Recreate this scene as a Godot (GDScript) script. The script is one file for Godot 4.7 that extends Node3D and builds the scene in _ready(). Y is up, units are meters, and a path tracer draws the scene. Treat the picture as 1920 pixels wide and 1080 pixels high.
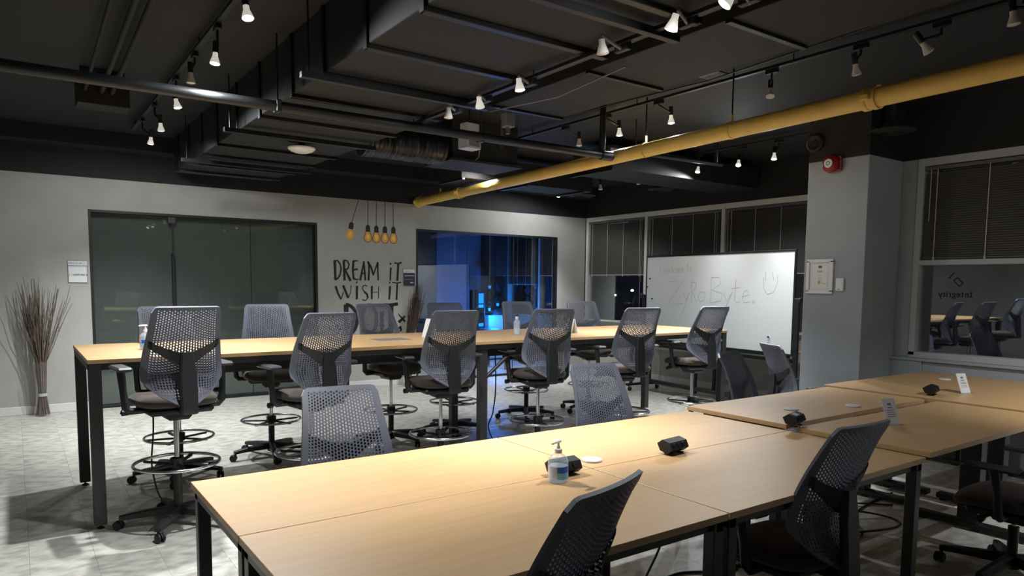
extends Node3D
# A co-working office at night: bar table with mesh stools, low desks, whiteboard, black ceiling with duct and track lamps.

const CH := 3.27        # underside of the ceiling slab
const WH := 2.762       # height where the grey paint ends and the black begins
const NX := -1.5165     # face of the near window wall
const LAMP := Color(0.97, 0.985, 1.0)
var M := {}
var used := {}
var cam: Camera3D


func _ready():
	set_view_and_light()
	make_materials()
	build_room()
	build_windows()
	build_offices()
	build_ceiling()
	build_tables()
	build_chairs()
	build_whiteboard()
	build_wall_things()
	build_table_things()
	build_floor_things()


# ------------------------------------------------------------------ camera, light
func set_view_and_light():
	cam = Camera3D.new()
	cam.name = "camera"
	add_child(cam)
	cam.position = Vector3(-8.5522, 1.5472, 9.7568)
	cam.rotation = Vector3(-0.0835, -0.6178, 0.0093)
	cam.near = 0.05
	cam.far = 200.0
	cam.projection = Camera3D.PROJECTION_FRUSTUM
	cam.size = 2.0 * cam.near * 540.0 / 1314.2
	cam.frustum_offset = Vector2(0, cam.near * 103.8 / 1314.2)
	var env := Environment.new()
	env.background_mode = Environment.BG_COLOR
	env.background_color = Color(0.035, 0.04, 0.055)
	env.tonemap_mode = Environment.TONE_MAPPER_LINEAR
	env.tonemap_exposure = 1.0
	env.sdfgi_enabled = true
	env.ssao_enabled = true
	env.ssil_enabled = true
	var we := WorldEnvironment.new()
	we.name = "world"
	we.environment = env
	add_child(we)


# ------------------------------------------------------------------ helpers
func numbered(called: String) -> String:
	if not used.has(called):
		used[called] = 0
		return called
	used[called] += 1
	return "%s_%03d" % [called, used[called]]


func new_st() -> SurfaceTool:
	var st := SurfaceTool.new()
	st.begin(Mesh.PRIMITIVE_TRIANGLES)
	st.set_smooth_group(-1)
	return st


func tri(st: SurfaceTool, a: Vector3, b: Vector3, c: Vector3, out: Vector3):
	if (c - a).cross(b - a).dot(out) < 0.0:
		var t := b
		b = c
		c = t
	st.add_vertex(a)
	st.add_vertex(b)
	st.add_vertex(c)


func quad(st: SurfaceTool, a: Vector3, b: Vector3, c: Vector3, d: Vector3, out: Vector3):
	tri(st, a, b, c, out)
	tri(st, a, c, d, out)


# box with chamfered edges
func bx(st: SurfaceTool, c: Vector3, s: Vector3, b := 0.0, basis := Basis()):
	st.set_smooth_group(-1)
	var h := s * 0.5
	b = minf(b, minf(h.x, minf(h.y, h.z)) * 0.9)
	var ax := [Vector3(1, 0, 0), Vector3(0, 1, 0), Vector3(0, 0, 1)]
	for i in 3:
		var u: Vector3 = ax[(i + 1) % 3]
		var w: Vector3 = ax[(i + 2) % 3]
		var hu: float = h[(i + 1) % 3] - b
		var hw: float = h[(i + 2) % 3] - b
		for sg in [-1.0, 1.0]:
			var n: Vector3 = ax[i] * sg
			var o: Vector3 = n * h[i]
			quad(st, c + basis * (o - u * hu - w * hw), c + basis * (o + u * hu - w * hw), c + basis * (o + u * hu + w * hw), c + basis * (o - u * hu + w * hw), basis * n)
	if b <= 0.0:
		return
	for i in 3:
		var e: Vector3 = ax[i]
		var u2: Vector3 = ax[(i + 1) % 3]
		var w2: Vector3 = ax[(i + 2) % 3]
		var he: float = h[i] - b
		var h1: float = h[(i + 1) % 3]
		var h2: float = h[(i + 2) % 3]
		for p in [-1.0, 1.0]:
			for q in [-1.0, 1.0]:
				var a1: Vector3 = u2 * (p * h1) + w2 * (q * (h2 - b))
				var a2: Vector3 = u2 * (p * (h1 - b)) + w2 * (q * h2)
				quad(st, c + basis * (a1 - e * he), c + basis * (a1 + e * he), c + basis * (a2 + e * he), c + basis * (a2 - e * he), basis * (u2 * p + w2 * q))
	for sx in [-1.0, 1.0]:
		for sy in [-1.0, 1.0]:
			for sz in [-1.0, 1.0]:
				var k := Vector3(sx, sy, sz)
				tri(st, c + basis * (k * (h - Vector3(0, b, b))), c + basis * (k * (h - Vector3(b, 0, b))), c + basis * (k * (h - Vector3(b, b, 0))), basis * k)


# box from one corner to the other
func bb(st: SurfaceTool, a: Vector3, e: Vector3, b := 0.0):
	bx(st, (a + e) * 0.5, (e - a).abs(), b)


var smooth_n := 0

# round tube along a path; radii may vary
func tube(st: SurfaceTool, path: Array, r, seg := 8, caps := true):
	smooth_n += 1
	var n := path.size()
	var rings := []
	var up := Vector3.UP
	for i in n:
		var d: Vector3 = (path[mini(i + 1, n - 1)] - path[maxi(i - 1, 0)]).normalized()
		if absf(d.dot(up)) > 0.95:
			up = Vector3(1, 0, 0) if absf(d.x) < 0.9 else Vector3(0, 0, 1)
		var s := d.cross(up).normalized()
		up = s.cross(d).normalized()
		var rr: float = r[i] if r is Array else r
		var ring := []
		for k in seg:
			var a := TAU * k / seg
			ring.append(path[i] + (s * cos(a) + up * sin(a)) * rr)
		rings.append(ring)
	st.set_smooth_group(1000 + smooth_n)
	for i in n - 1:
		for k in seg:
			var k2 := (k + 1) % seg
			var mid: Vector3 = (rings[i][k] + rings[i][k2]) * 0.5 - path[i]
			quad(st, rings[i][k], rings[i][k2], rings[i + 1][k2], rings[i + 1][k], mid)
	st.set_smooth_group(-1)
	if caps:
		for k in range(1, seg - 1):
			tri(st, rings[0][0], rings[0][k], rings[0][k + 1], path[0] - path[1])
			tri(st, rings[n - 1][0], rings[n - 1][k], rings[n - 1][k + 1], path[n - 1] - path[n - 2])


# turned shape: profile of (radius, height) from bottom to top, about an axis
func lathe(st: SurfaceTool, prof: Array, seg := 16, at := Vector3.ZERO, basis := Basis()):
	smooth_n += 1
	for i in prof.size() - 1:
		var p: Vector2 = prof[i]
		var q: Vector2 = prof[i + 1]
		if i > 0:
			var before: Vector2 = (p - prof[i - 1]).normalized()
			if before.dot((q - p).normalized()) < 0.8:
				smooth_n += 1
		st.set_smooth_group(1000 + smooth_n)
		var dirn := Vector2(q.y - p.y, -(q.x - p.x))
		for k in seg:
			var a := TAU * k / seg
			var b := TAU * (k + 1) / seg
			var am := (a + b) * 0.5
			var out := basis * Vector3(cos(am) * dirn.x, dirn.y, sin(am) * dirn.x)
			var p1 := at + basis * Vector3(cos(a) * p.x, p.y, sin(a) * p.x)
			var p2 := at + basis * Vector3(cos(b) * p.x, p.y, sin(b) * p.x)
			var q1 := at + basis * Vector3(cos(a) * q.x, q.y, sin(a) * q.x)
			var q2 := at + basis * Vector3(cos(b) * q.x, q.y, sin(b) * q.x)
			if p.x > 1e-6:
				tri(st, p1, p2, q2, out)
			if q.x > 1e-6:
				tri(st, p1, q2, q1, out)
	st.set_smooth_group(-1)


# flat outline (counted in the plane spanned by u and w) given thickness along n
func slab(st: SurfaceTool, pts: PackedVector2Array, o: Vector3, u: Vector3, w: Vector3, n: Vector3, thick: float):
	var idx := Geometry2D.triangulate_polygon(pts)
	st.set_smooth_group(-1)
	for i in range(0, idx.size(), 3):
		var a := o + u * pts[idx[i]].x + w * pts[idx[i]].y
		var b := o + u * pts[idx[i + 1]].x + w * pts[idx[i + 1]].y
		var c := o + u * pts[idx[i + 2]].x + w * pts[idx[i + 2]].y
		tri(st, a + n * thick, b + n * thick, c + n * thick, n)
		tri(st, a, b, c, -n)
	var cw := Geometry2D.is_polygon_clockwise(pts)
	for i in pts.size():
		var p := pts[i]
		var q := pts[(i + 1) % pts.size()]
		var e := (q - p)
		var side := Vector2(e.y, -e.x) * (-1.0 if cw else 1.0)
		var p3 := o + u * p.x + w * p.y
		var q3 := o + u * q.x + w * q.y
		quad(st, p3, q3, q3 + n * thick, p3 + n * thick, u * side.x + w * side.y)


# brush stroke lying on a plane: points in the plane, width may vary from w0 to w1
func stroke(st: SurfaceTool, pts: Array, w0: float, w1: float, o: Vector3, u: Vector3, w: Vector3, n: Vector3, thick := 0.0012):
	var l := []
	var r := []
	var c := pts.size()
	for i in c:
		var d: Vector2 = (pts[mini(i + 1, c - 1)] - pts[maxi(i - 1, 0)]).normalized()
		var s := Vector2(-d.y, d.x) * lerpf(w0, w1, float(i) / maxf(c - 1, 1)) * 0.5
		l.append(pts[i] + s)
		r.append(pts[i] - s)
	st.set_smooth_group(-1)
	for i in c - 1:
		var q := [l[i], l[i + 1], r[i + 1], r[i]]
		var p := []
		for k in q:
			p.append(o + u * k.x + w * k.y)
		quad(st, p[0] + n * thick, p[1] + n * thick, p[2] + n * thick, p[3] + n * thick, n)
		quad(st, p[0], p[1], p[1] + n * thick, p[0] + n * thick, p[0] - p[3])
		quad(st, p[2], p[3], p[3] + n * thick, p[2] + n * thick, p[3] - p[0])


func obj(called: String, st: SurfaceTool, mat: Material, parent: Node = null) -> MeshInstance3D:
	st.generate_normals()
	var mi := MeshInstance3D.new()
	mi.mesh = st.commit()
	mi.material_override = mat
	if parent == null or parent == self:
		mi.name = numbered(called)
		add_child(mi)
	else:
		mi.name = called
		parent.add_child(mi, true)
	return mi


func put(called: String, mesh: Mesh, mat: Material, parent: Node, at := Vector3.ZERO) -> MeshInstance3D:
	var mi := MeshInstance3D.new()
	mi.mesh = mesh
	mi.material_override = mat
	mi.position = at
	mi.name = called
	parent.add_child(mi, true)
	return mi


func tag(o: Node, label: String, category: String, group := "") -> Node:
	o.set_meta("label", label)
	o.set_meta("category", category)
	if group != "":
		o.set_meta("group", group)
	return o


func thing(called: String, label: String, category: String, at := Vector3.ZERO, turn := 0.0, group := "") -> Node3D:
	var o := Node3D.new()
	o.name = numbered(called)
	add_child(o)
	o.position = at
	o.rotation.y = turn
	tag(o, label, category, group)
	return o


func struct(called: String, st: SurfaceTool, mat: Material, label := "", category := "") -> MeshInstance3D:
	var o := obj(called, st, mat)
	o.set_meta("kind", "structure")
	if label != "":
		tag(o, label, category)
	return o


func dup(src: Node3D, at: Vector3, turn: float, label: String, group := "") -> Node3D:
	var r: Node3D = src.duplicate()
	var base := String(src.name)
	r.name = numbered(base)
	add_child(r)
	r.position = at
	r.rotation.y = turn
	r.set_meta("label", label)
	if group != "":
		r.set_meta("group", group)
	return r


func text(called: String, s: String, height: float, mat: Material, parent: Node, at: Vector3, basis := Basis(), face := "Droid Sans", weight := 400, depth := 0.001) -> MeshInstance3D:
	var f := SystemFont.new()
	f.font_names = PackedStringArray([face])
	f.font_weight = weight
	var t := TextMesh.new()
	t.font = f
	t.font_size = 32
	t.pixel_size = height / 32.0
	t.depth = depth
	t.curve_step = 2.0
	t.text = s
	var mi := put(called, t, mat, parent, at)
	mi.transform = Transform3D(basis, at)
	return mi


# ------------------------------------------------------------------ materials
func mat(c: Color, rough := 0.6, metal := 0.0) -> StandardMaterial3D:
	var m := StandardMaterial3D.new()
	m.albedo_color = c
	m.roughness = rough
	m.metallic = metal
	return m


func noise_tex(freq: float, ramp: Array, seed_no: int, size := 512, octaves := 4) -> NoiseTexture2D:
	var f := FastNoiseLite.new()
	f.seed = seed_no
	f.noise_type = FastNoiseLite.TYPE_SIMPLEX_SMOOTH
	f.frequency = freq
	f.fractal_octaves = octaves
	var t := NoiseTexture2D.new()
	t.width = size
	t.height = size
	t.seamless = true
	t.noise = f
	var g := Gradient.new()
	var off := PackedFloat32Array()
	var col := PackedColorArray()
	for r in ramp:
		off.append(r[0])
		col.append(r[1])
	g.offsets = off
	g.colors = col
	t.color_ramp = g
	return t


func grained(tex: Texture2D, scale: Vector3, rough: float, tint := Color.WHITE) -> StandardMaterial3D:
	var m := mat(tint, rough)
	m.albedo_texture = tex
	m.uv1_triplanar = true
	m.uv1_world_triplanar = true
	m.uv1_scale = scale
	return m


# coated glass: part of the light is mirrored, the rest passes
func coated(share: float, tone: Color) -> ORMMaterial3D:
	var im := Image.create(4, 4, false, Image.FORMAT_RGB8)
	im.fill(Color(1.0, 0.0, 1.0))
	var m := ORMMaterial3D.new()
	m.orm_texture = ImageTexture.create_from_image(im)
	m.transparency = BaseMaterial3D.TRANSPARENCY_ALPHA
	m.albedo_color = Color(tone.r, tone.g, tone.b, share)
	return m


func make_materials():
	M.wall = grained(noise_tex(0.01, [[0.0, Color(0.62, 0.615, 0.59)], [1.0, Color(0.655, 0.65, 0.625)]], 3), Vector3(0.4, 0.4, 0.4), 0.85)
	M.wall_cool = grained(noise_tex(0.01, [[0.0, Color(0.575, 0.595, 0.61)], [1.0, Color(0.605, 0.625, 0.64)]], 4), Vector3(0.4, 0.4, 0.4), 0.85)
	M.black = grained(noise_tex(0.02, [[0.0, Color(0.072, 0.076, 0.078)], [1.0, Color(0.09, 0.094, 0.096)]], 5), Vector3(0.6, 0.6, 0.6), 0.75)
	M.duct = grained(noise_tex(0.02, [[0.0, Color(0.088, 0.088, 0.088)], [1.0, Color(0.105, 0.105, 0.105)]], 6), Vector3(0.5, 0.5, 0.5), 0.7)
	M.black_pipe = mat(Color(0.07, 0.075, 0.08), 0.45)
	M.black_gloss = mat(Color(0.05, 0.05, 0.055), 0.4)
	M.rail = mat(Color(0.07, 0.07, 0.075), 0.45)
	M.trim_white = mat(Color(0.80, 0.80, 0.78), 0.5)
	M.frame_black = mat(Color(0.028, 0.028, 0.03), 0.55)
	M.alu = mat(Color(0.66, 0.67, 0.67), 0.45, 0.0)
	var wood := noise_tex(0.012, [[0.0, Color(0.745, 0.595, 0.415)], [0.45, Color(0.77, 0.62, 0.435)], [1.0, Color(0.785, 0.64, 0.455)]], 7, 512, 5)
	M.wood = grained(wood, Vector3(0.22, 5.0, 3.4), 0.42)
	M.wood_dull = M.wood
	M.wood_edge = grained(wood, Vector3(0.22, 3.0, 3.0), 0.5, Color(0.95, 0.93, 0.90))
	M.steel = mat(Color(0.20, 0.20, 0.205), 0.45)
	M.shell = mat(Color(0.365, 0.375, 0.42), 0.45)
	M.plastic = mat(Color(0.115, 0.12, 0.13), 0.5)
	M.pad = mat(Color(0.20, 0.205, 0.215), 0.45)
	M.seat = grained(noise_tex(0.08, [[0.0, Color(0.21, 0.175, 0.15)], [1.0, Color(0.30, 0.25, 0.215)]], 8), Vector3(6, 6, 6), 0.9)
	M.seat.uv1_world_triplanar = false
	M.seat.rim_enabled = true
	M.seat.rim = 0.3
	M.chrome = mat(Color(0.85, 0.85, 0.85), 0.2, 1.0)
	M.rubber = mat(Color(0.07, 0.07, 0.075), 0.5)
	M.white = mat(Color(0.85, 0.85, 0.84), 0.5)
	M.white_gloss = mat(Color(0.9, 0.9, 0.9), 0.25)
	M.off_bulb = mat(Color(0.86, 0.84, 0.80), 0.35)
	M.yellow = grained(noise_tex(0.02, [[0.0, Color(0.87, 0.72, 0.36)], [1.0, Color(0.91, 0.77, 0.42)]], 9), Vector3(1, 1, 1), 0.45)
	M.board = mat(Color(0.83, 0.85, 0.85), 0.3)
	M.ink = mat(Color(0.64, 0.65, 0.665), 0.8)
	M.vinyl = mat(Color(0.04, 0.04, 0.04), 0.6)
	M.bulb_yellow = mat(Color(0.86, 0.62, 0.24), 0.6)
	M.bulb_pale = mat(Color(0.93, 0.76, 0.42), 0.6)
	M.red = mat(Color(0.50, 0.05, 0.07), 0.4)
	M.gold = mat(Color(0.75, 0.66, 0.35), 0.5)
	M.navy = mat(Color(0.13, 0.16, 0.22), 0.5)
	M.blue = mat(Color(0.14, 0.36, 0.88), 0.45)
	M.sky_blue = mat(Color(0.45, 0.78, 0.96), 0.45)
	M.grey = mat(Color(0.45, 0.45, 0.45), 0.6)
	M.paper = mat(Color(0.82, 0.83, 0.83), 0.7)
	M.tape = mat(Color(0.90, 0.90, 0.90), 0.6)
	M.twig = grained(noise_tex(0.05, [[0.0, Color(0.30, 0.25, 0.20)], [1.0, Color(0.42, 0.36, 0.29)]], 10, 128), Vector3(6, 3, 6), 0.85)
	M.twig_dark = grained(noise_tex(0.05, [[0.0, Color(0.19, 0.14, 0.11)], [1.0, Color(0.29, 0.22, 0.17)]], 11, 128), Vector3(6, 3, 6), 0.85)
	M.slat = mat(Color(0.37, 0.355, 0.335), 0.45)
	M.cord = mat(Color(0.72, 0.71, 0.68), 0.7)
	M.shade = grained(noise_tex(0.03, [[0.0, Color(0.27, 0.30, 0.275)], [1.0, Color(0.285, 0.315, 0.29)]], 12, 256), Vector3(2, 2, 2), 0.9)
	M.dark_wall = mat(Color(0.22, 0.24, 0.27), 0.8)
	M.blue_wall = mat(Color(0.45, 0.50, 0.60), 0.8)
	M.metal_box = mat(Color(0.72, 0.73, 0.74), 0.45)
	M.leaf = mat(Color(0.12, 0.30, 0.12), 0.6)
	M.asphalt = mat(Color(0.12, 0.12, 0.12), 0.9)
	M.glass = coated(0.04, Color(0.9, 0.95, 0.93))
	M.office_glass = coated(0.13, Color(0.9, 0.93, 0.97))
	M.window_glass = coated(0.22, Color(0.9, 0.92, 0.95))
	M.clear = mat(Color(0.95, 0.97, 0.97, 0.03), 0.05)
	M.clear.transparency = BaseMaterial3D.TRANSPARENCY_ALPHA
	M.bottle = mat(Color(0.85, 0.9, 0.95, 0.28), 0.08)
	M.bottle.transparency = BaseMaterial3D.TRANSPARENCY_ALPHA
	M.gel = mat(Color(0.75, 0.85, 0.92, 0.35), 0.1)
	M.gel.transparency = BaseMaterial3D.TRANSPARENCY_ALPHA
	M.glow = mat(Color(1, 1, 1), 0.4)
	M.glow.emission_enabled = true
	M.glow.emission = Color(1.0, 0.99, 0.95)
	M.glow.emission_energy_multiplier = 6.0
	M.warm_cone = mat(Color(0.95, 0.94, 0.9), 0.4)
	M.warm_cone.emission_enabled = true
	M.warm_cone.emission = Color(1.0, 0.98, 0.92)
	M.warm_cone.emission_energy_multiplier = 0.45
	M.cyan = mat(Color(0.1, 0.5, 0.9), 0.4)
	M.cyan.emission_enabled = true
	M.cyan.emission = Color(0.05, 0.62, 1.0)
	M.cyan.emission_energy_multiplier = 1.1
	# floor tiles: washed grey, streaked along x, four tones
	var ft := noise_tex(0.010, [[0.0, Color(0.57, 0.555, 0.53)], [0.36, Color(0.66, 0.645, 0.61)], [0.52, Color(0.71, 0.695, 0.66)], [0.7, Color(0.735, 0.725, 0.69)], [1.0, Color(0.775, 0.765, 0.73)]], 21, 1024, 6)
	M.tiles = []
	for k in 5:
		var tone: float = [1.0, 0.985, 0.97, 0.99, 0.978][k]
		var fm := grained(ft, Vector3(0.62, 1.0, 1.0), 0.38, Color(tone, tone, tone * 0.995))
		fm.uv1_offset = Vector3(0.37 * k, 0.0, 0.61 * k)
		M.tiles.append(fm)
	M.subfloor = mat(Color(0.30, 0.29, 0.28), 0.8)


# ------------------------------------------------------------------ room shell
func build_room():
	# floor and its tiles
	var st := new_st()
	bb(st, Vector3(-11.1, -0.3, -3.2), Vector3(0.15, -0.006, 13.1))
	var fl := struct("floor", st, M.subfloor, "whitewashed grey tile floor under the tables", "floor")
	var tw := 0.305
	var tl := 0.61
	var seen := []
	var others := []
	var inv := cam.transform.affine_inverse()
	var nx := 37
	for i in nx:
		var x0 := 0.0 - tw * (i + 1) + 0.0
		for j in range(-6, 22):
			var z0 := j * tl + (0.305 if i % 2 else 0.0)
			var a := Vector3(x0, 0, z0)
			if z0 > 13.0 or z0 + tl < -3.1:
				continue
			var p := inv * (a + Vector3(tw * 0.5, 0, tl * 0.5))
			var inside := false
			if p.z < -1.2 and z0 + tl > 0.0:
				var u := 960.0 + 1314.2 * p.x / -p.z
				var v := 643.8 - 1314.2 * p.y / -p.z
				inside = u > -90 and u < 2000 and v < 1190
			if inside:
				seen.append([-p.z, a, i, j])
			else:
				others.append([0, a, i, j])
	seen.sort_custom(func(p, q): return p[0] < q[0])
	var tile := new_st()
	var g := 0.0004
	bb(tile, Vector3(g, -0.007, g), Vector3(tw - g, 0.0, tl - g), 0.0006)
	tile.generate_normals()
	var tile_mesh := tile.commit()
	for k in seen.size():
		var s: Array = seen[k]
		var tone: int = absi(int(s[2]) * 7 + int(s[3]) * 3 + int(s[2]) * int(s[3])) % 5
		if k < 290:
			put("tile", tile_mesh, M.tiles[tone], fl, s[1])
		else:
			others.append(s)
	var ot := new_st()
	for s in others:
		bb(ot, s[1] + Vector3(g, -0.007, g), s[1] + Vector3(tw - g, 0.0, tl - g))
	var o := obj("tiles_beyond", ot, M.tiles[1], fl)
	o.set_meta("kind", "stuff")

	# ceiling slab and the beam along the back
	st = new_st()
	bb(st, Vector3(-11.1, CH, -3.2), Vector3(0.15, CH + 0.2, 13.1))
	struct("ceiling", st, M.black, "black painted open ceiling over the office", "ceiling")
	st = new_st()
	bb(st, Vector3(-11.0, 3.09, 0.0), Vector3(0.0, CH, 0.32))
	struct("trim_1", st, M.black, "black beam along the top of the slogan wall", "beam")

	# back wall with two glazed openings: grey below, black above
	st = new_st()
	var g1 := [-7.796, -5.015]
	var g2 := [-3.454, -0.650]
	var gh := 2.392
	bb(st, Vector3(-11.1, 0, -0.14), Vector3(g1[0], WH, 0))
	bb(st, Vector3(g1[0], gh, -0.14), Vector3(g1[1], WH, 0))
	bb(st, Vector3(g1[1], 0, -0.14), Vector3(g2[0], WH, 0))
	bb(st, Vector3(g2[0], gh, -0.14), Vector3(g2[1], WH, 0))
	bb(st, Vector3(g2[1], 0, -0.14), Vector3(0.0, WH, 0))
	struct("wall_back", st, M.wall, "grey wall with the black hand-lettered slogan and two glass fronts", "wall")
	st = new_st()
	bb(st, Vector3(-11.1, WH, -0.14), Vector3(0.0, CH, 0))
	struct("wall_back_upper", st, M.black, "black painted band above the grey slogan wall", "wall")
	# skirting
	st = new_st()
	bb(st, Vector3(-11.0, 0, 0), Vector3(g1[0] - 0.005, 0.10, 0.014), 0.004)
	bb(st, Vector3(g1[1] + 0.005, 0, 0), Vector3(g2[0] - 0.005, 0.10, 0.014), 0.004)
	bb(st, Vector3(g2[1] + 0.005, 0, 0), Vector3(-0.014, 0.10, 0.014), 0.004)
	struct("baseboard_back", st, M.trim_white, "white skirting board along the slogan wall", "baseboard")

	# walls behind and beside the camera
	st = new_st()
	bb(st, Vector3(-11.14, 0, 0), Vector3(-11.0, CH, 13.0))
	struct("wall_left", st, M.wall, "plain grey wall across from the windows", "wall")
	st = new_st()
	bb(st, Vector3(-11.14, 0, 13.0), Vector3(0.14, CH, 13.14))
	struct("wall_rear", st, M.wall, "plain grey wall behind the low desks", "wall")

	# far window wall at x = 0: parapet, header
	st = new_st()
	bb(st, Vector3(0, 0, -3.2), Vector3(0.16, 0.94, 5.75))
	struct("wall_window", st, M.wall, "grey parapet wall under the far windows", "wall")
	st = new_st()
	bb(st, Vector3(0, WH, -3.2), Vector3(0.16, CH, 5.75))
	struct("wall_window_upper", st, M.black, "black band above the far windows", "wall")
	st = new_st()
	bb(st, Vector3(-0.014, 0, 0.0), Vector3(0, 0.10, 5.73), 0.004)
	struct("baseboard_window", st, M.trim_white, "white skirting board under the far windows", "baseboard")
	# return wall where the facade steps in, hidden by the column
	st = new_st()
	bb(st, Vector3(NX, 0, 5.75), Vector3(0.16, CH, 5.9))
	struct("wall_return", st, M.wall_cool, "grey return wall behind the column", "wall")

	# column
	st = new_st()
	bb(st, Vector3(-2.14, 0, 5.73), Vector3(NX, WH, 6.3316), 0.004)
	struct("wall_column", st, M.wall_cool, "square grey column with the framed certificate and fire bell", "column")
	st = new_st()
	bb(st, Vector3(-2.14, WH, 5.73), Vector3(NX, CH, 6.3316))
	struct("wall_column_upper", st, M.black, "black painted top of the square column", "column")
	# near window wall
	st = new_st()
	bb(st, Vector3(NX, 0, 6.3316), Vector3(NX + 0.16, 0.91, 13.0))
	bb(st, Vector3(NX, 0.91, 6.3316), Vector3(NX + 0.16, WH, 6.475))
	bb(st, Vector3(NX, 0.91, 9.6), Vector3(NX + 0.16, WH, 13.0))
	struct("wall_near", st, M.wall_cool, "grey parapet wall under the window beside the column", "wall")
	st = new_st()
	bb(st, Vector3(NX, WH, 5.9), Vector3(NX + 0.16, CH, 13.0))
	struct("wall_near_upper", st, M.black, "black band above the window beside the column", "wall")
	# boxed-in ledge under the near window
	st = new_st()
	bb(st, Vector3(NX - 0.05, 0, 6.3316), Vector3(NX, 0.86, 6.62), 0.003)
	bb(st, Vector3(NX - 0.03, 0, 6.62), Vector3(NX, 0.865, 9.6), 0.003)
	bb(st, Vector3(NX - 0.065, 0.86, 6.3316), Vector3(NX, 0.885, 9.6), 0.003)
	struct("trim_2", st, M.wall_cool, "grey boxed panel below the window ledge beside the column", "panel")


# ------------------------------------------------------------------ windows and blinds
func build_windows():
	# far windows
	var zs := [0.06, 1.515, 3.055, 4.56, 5.75]
	for i in 4:
		var z0: float = zs[i]
		var z1: float = zs[i + 1]
		var w := Node3D.new()
		w.name = "window_%d" % (i + 1)
		add_child(w)
		w.set_meta("kind", "structure")
		tag(w, ["white framed window nearest the slogan wall corner", "white framed window behind the middle of the whiteboard", "white framed window behind the far end of the whiteboard", "white framed window hidden mostly behind the column"][i], "window")
		var st := new_st()
		bb(st, Vector3(-0.01, 0.94, z0 - 0.03), Vector3(0.10, 2.762, z0 + 0.03), 0.003)
		bb(st, Vector3(-0.01, 2.685, z0 + 0.03), Vector3(0.10, 2.762, z1 - 0.03), 0.003)
		obj("frame", st, M.trim_white, w)
		st = new_st()
		bb(st, Vector3(0.06, 0.94, z0 + 0.03), Vector3(0.066, 2.685, z1 - 0.03))
		obj("pane", st, M.window_glass, w)
		st = new_st()
		bb(st, Vector3(-0.06, 0.915, z0 - 0.03), Vector3(0.06, 0.94, z1 - 0.03), 0.004)
		obj("sill", st, M.trim_white, w)
	for i in 3:
		var lab: String = ["dark venetian blind nearest the slogan wall corner", "dark venetian blind above the lettered half of the whiteboard", "dark venetian blind between the whiteboard and the column"][i]
		blind("window_blind", lab, Vector3(0.012, 0, zs[i] + 0.045), zs[i + 1] - zs[i] - 0.09, 1.725, 2.675, false)

	# near window
	var w2 := Node3D.new()
	w2.name = "window_5"
	add_child(w2)
	w2.set_meta("kind", "structure")
	tag(w2, "aluminium framed window beside the column, reflecting the room", "window")
	var s2 := new_st()
	bb(s2, Vector3(NX - 0.012, 0.91, 6.475), Vector3(NX + 0.10, WH, 6.53), 0.003)
	bb(s2, Vector3(NX - 0.012, 2.69, 6.53), Vector3(NX + 0.10, WH, 9.6), 0.003)
	bb(s2, Vector3(NX - 0.012, 1.767, 6.53), Vector3(NX + 0.08, 1.815, 9.6), 0.003)
	bb(s2, Vector3(NX - 0.012, 0.885, 6.475), Vector3(NX + 0.10, 0.945, 9.6), 0.003)
	bb(s2, Vector3(NX - 0.012, 0.945, 8.05), Vector3(NX + 0.10, 2.69, 8.11), 0.003)
	obj("frame", s2, M.alu, w2)
	s2 = new_st()
	bb(s2, Vector3(NX + 0.06, 0.94, 6.53), Vector3(NX + 0.066, 1.767, 9.6))
	obj("pane", s2, M.window_glass, w2)
	s2 = new_st()
	bb(s2, Vector3(NX + 0.06, 1.815, 6.53), Vector3(NX + 0.066, 2.69, 9.6))
	obj("pane", s2, M.window_glass, w2)
	blind("window_blind", "dark venetian blind of the window beside the column", Vector3(NX + 0.012, 0, 6.545), 1.49, 1.825, 2.68, true)
	# night outside: ground and two lamps
	s2 = new_st()
	bb(s2, Vector3(1.0, -9.5, -90), Vector3(110, -9.0, 60))
	struct("ground", s2, M.asphalt, "dark ground outside the windows", "ground")
	var spots := [Vector3(34.6, 1.15, -33.3), Vector3(33.5, 0.73, -34.2)]
	for i in 2:
		var p: Vector3 = spots[i]
		var l := thing("street_lamp", ["bright street lamp in the night outside the corner window", "smaller street lamp glimpsed low through the corner window"][i], "street lamp", Vector3(p.x, -9.0, p.z))
		var t := new_st()
		tube(t, [Vector3(0, 0, 0), Vector3(0, p.y + 9.0, 0)], 0.07, 6)
		obj("pole", t, M.rubber, l)
		t = new_st()
		lathe(t, [Vector2(0, -0.1), Vector2(0.12 - 0.05 * i, -0.06), Vector2(0.13 - 0.05 * i, 0.05), Vector2(0, 0.12)], 10, Vector3(0, p.y + 9.0, 0))
		obj("lamp_head", t, M.glow, l)


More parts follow.
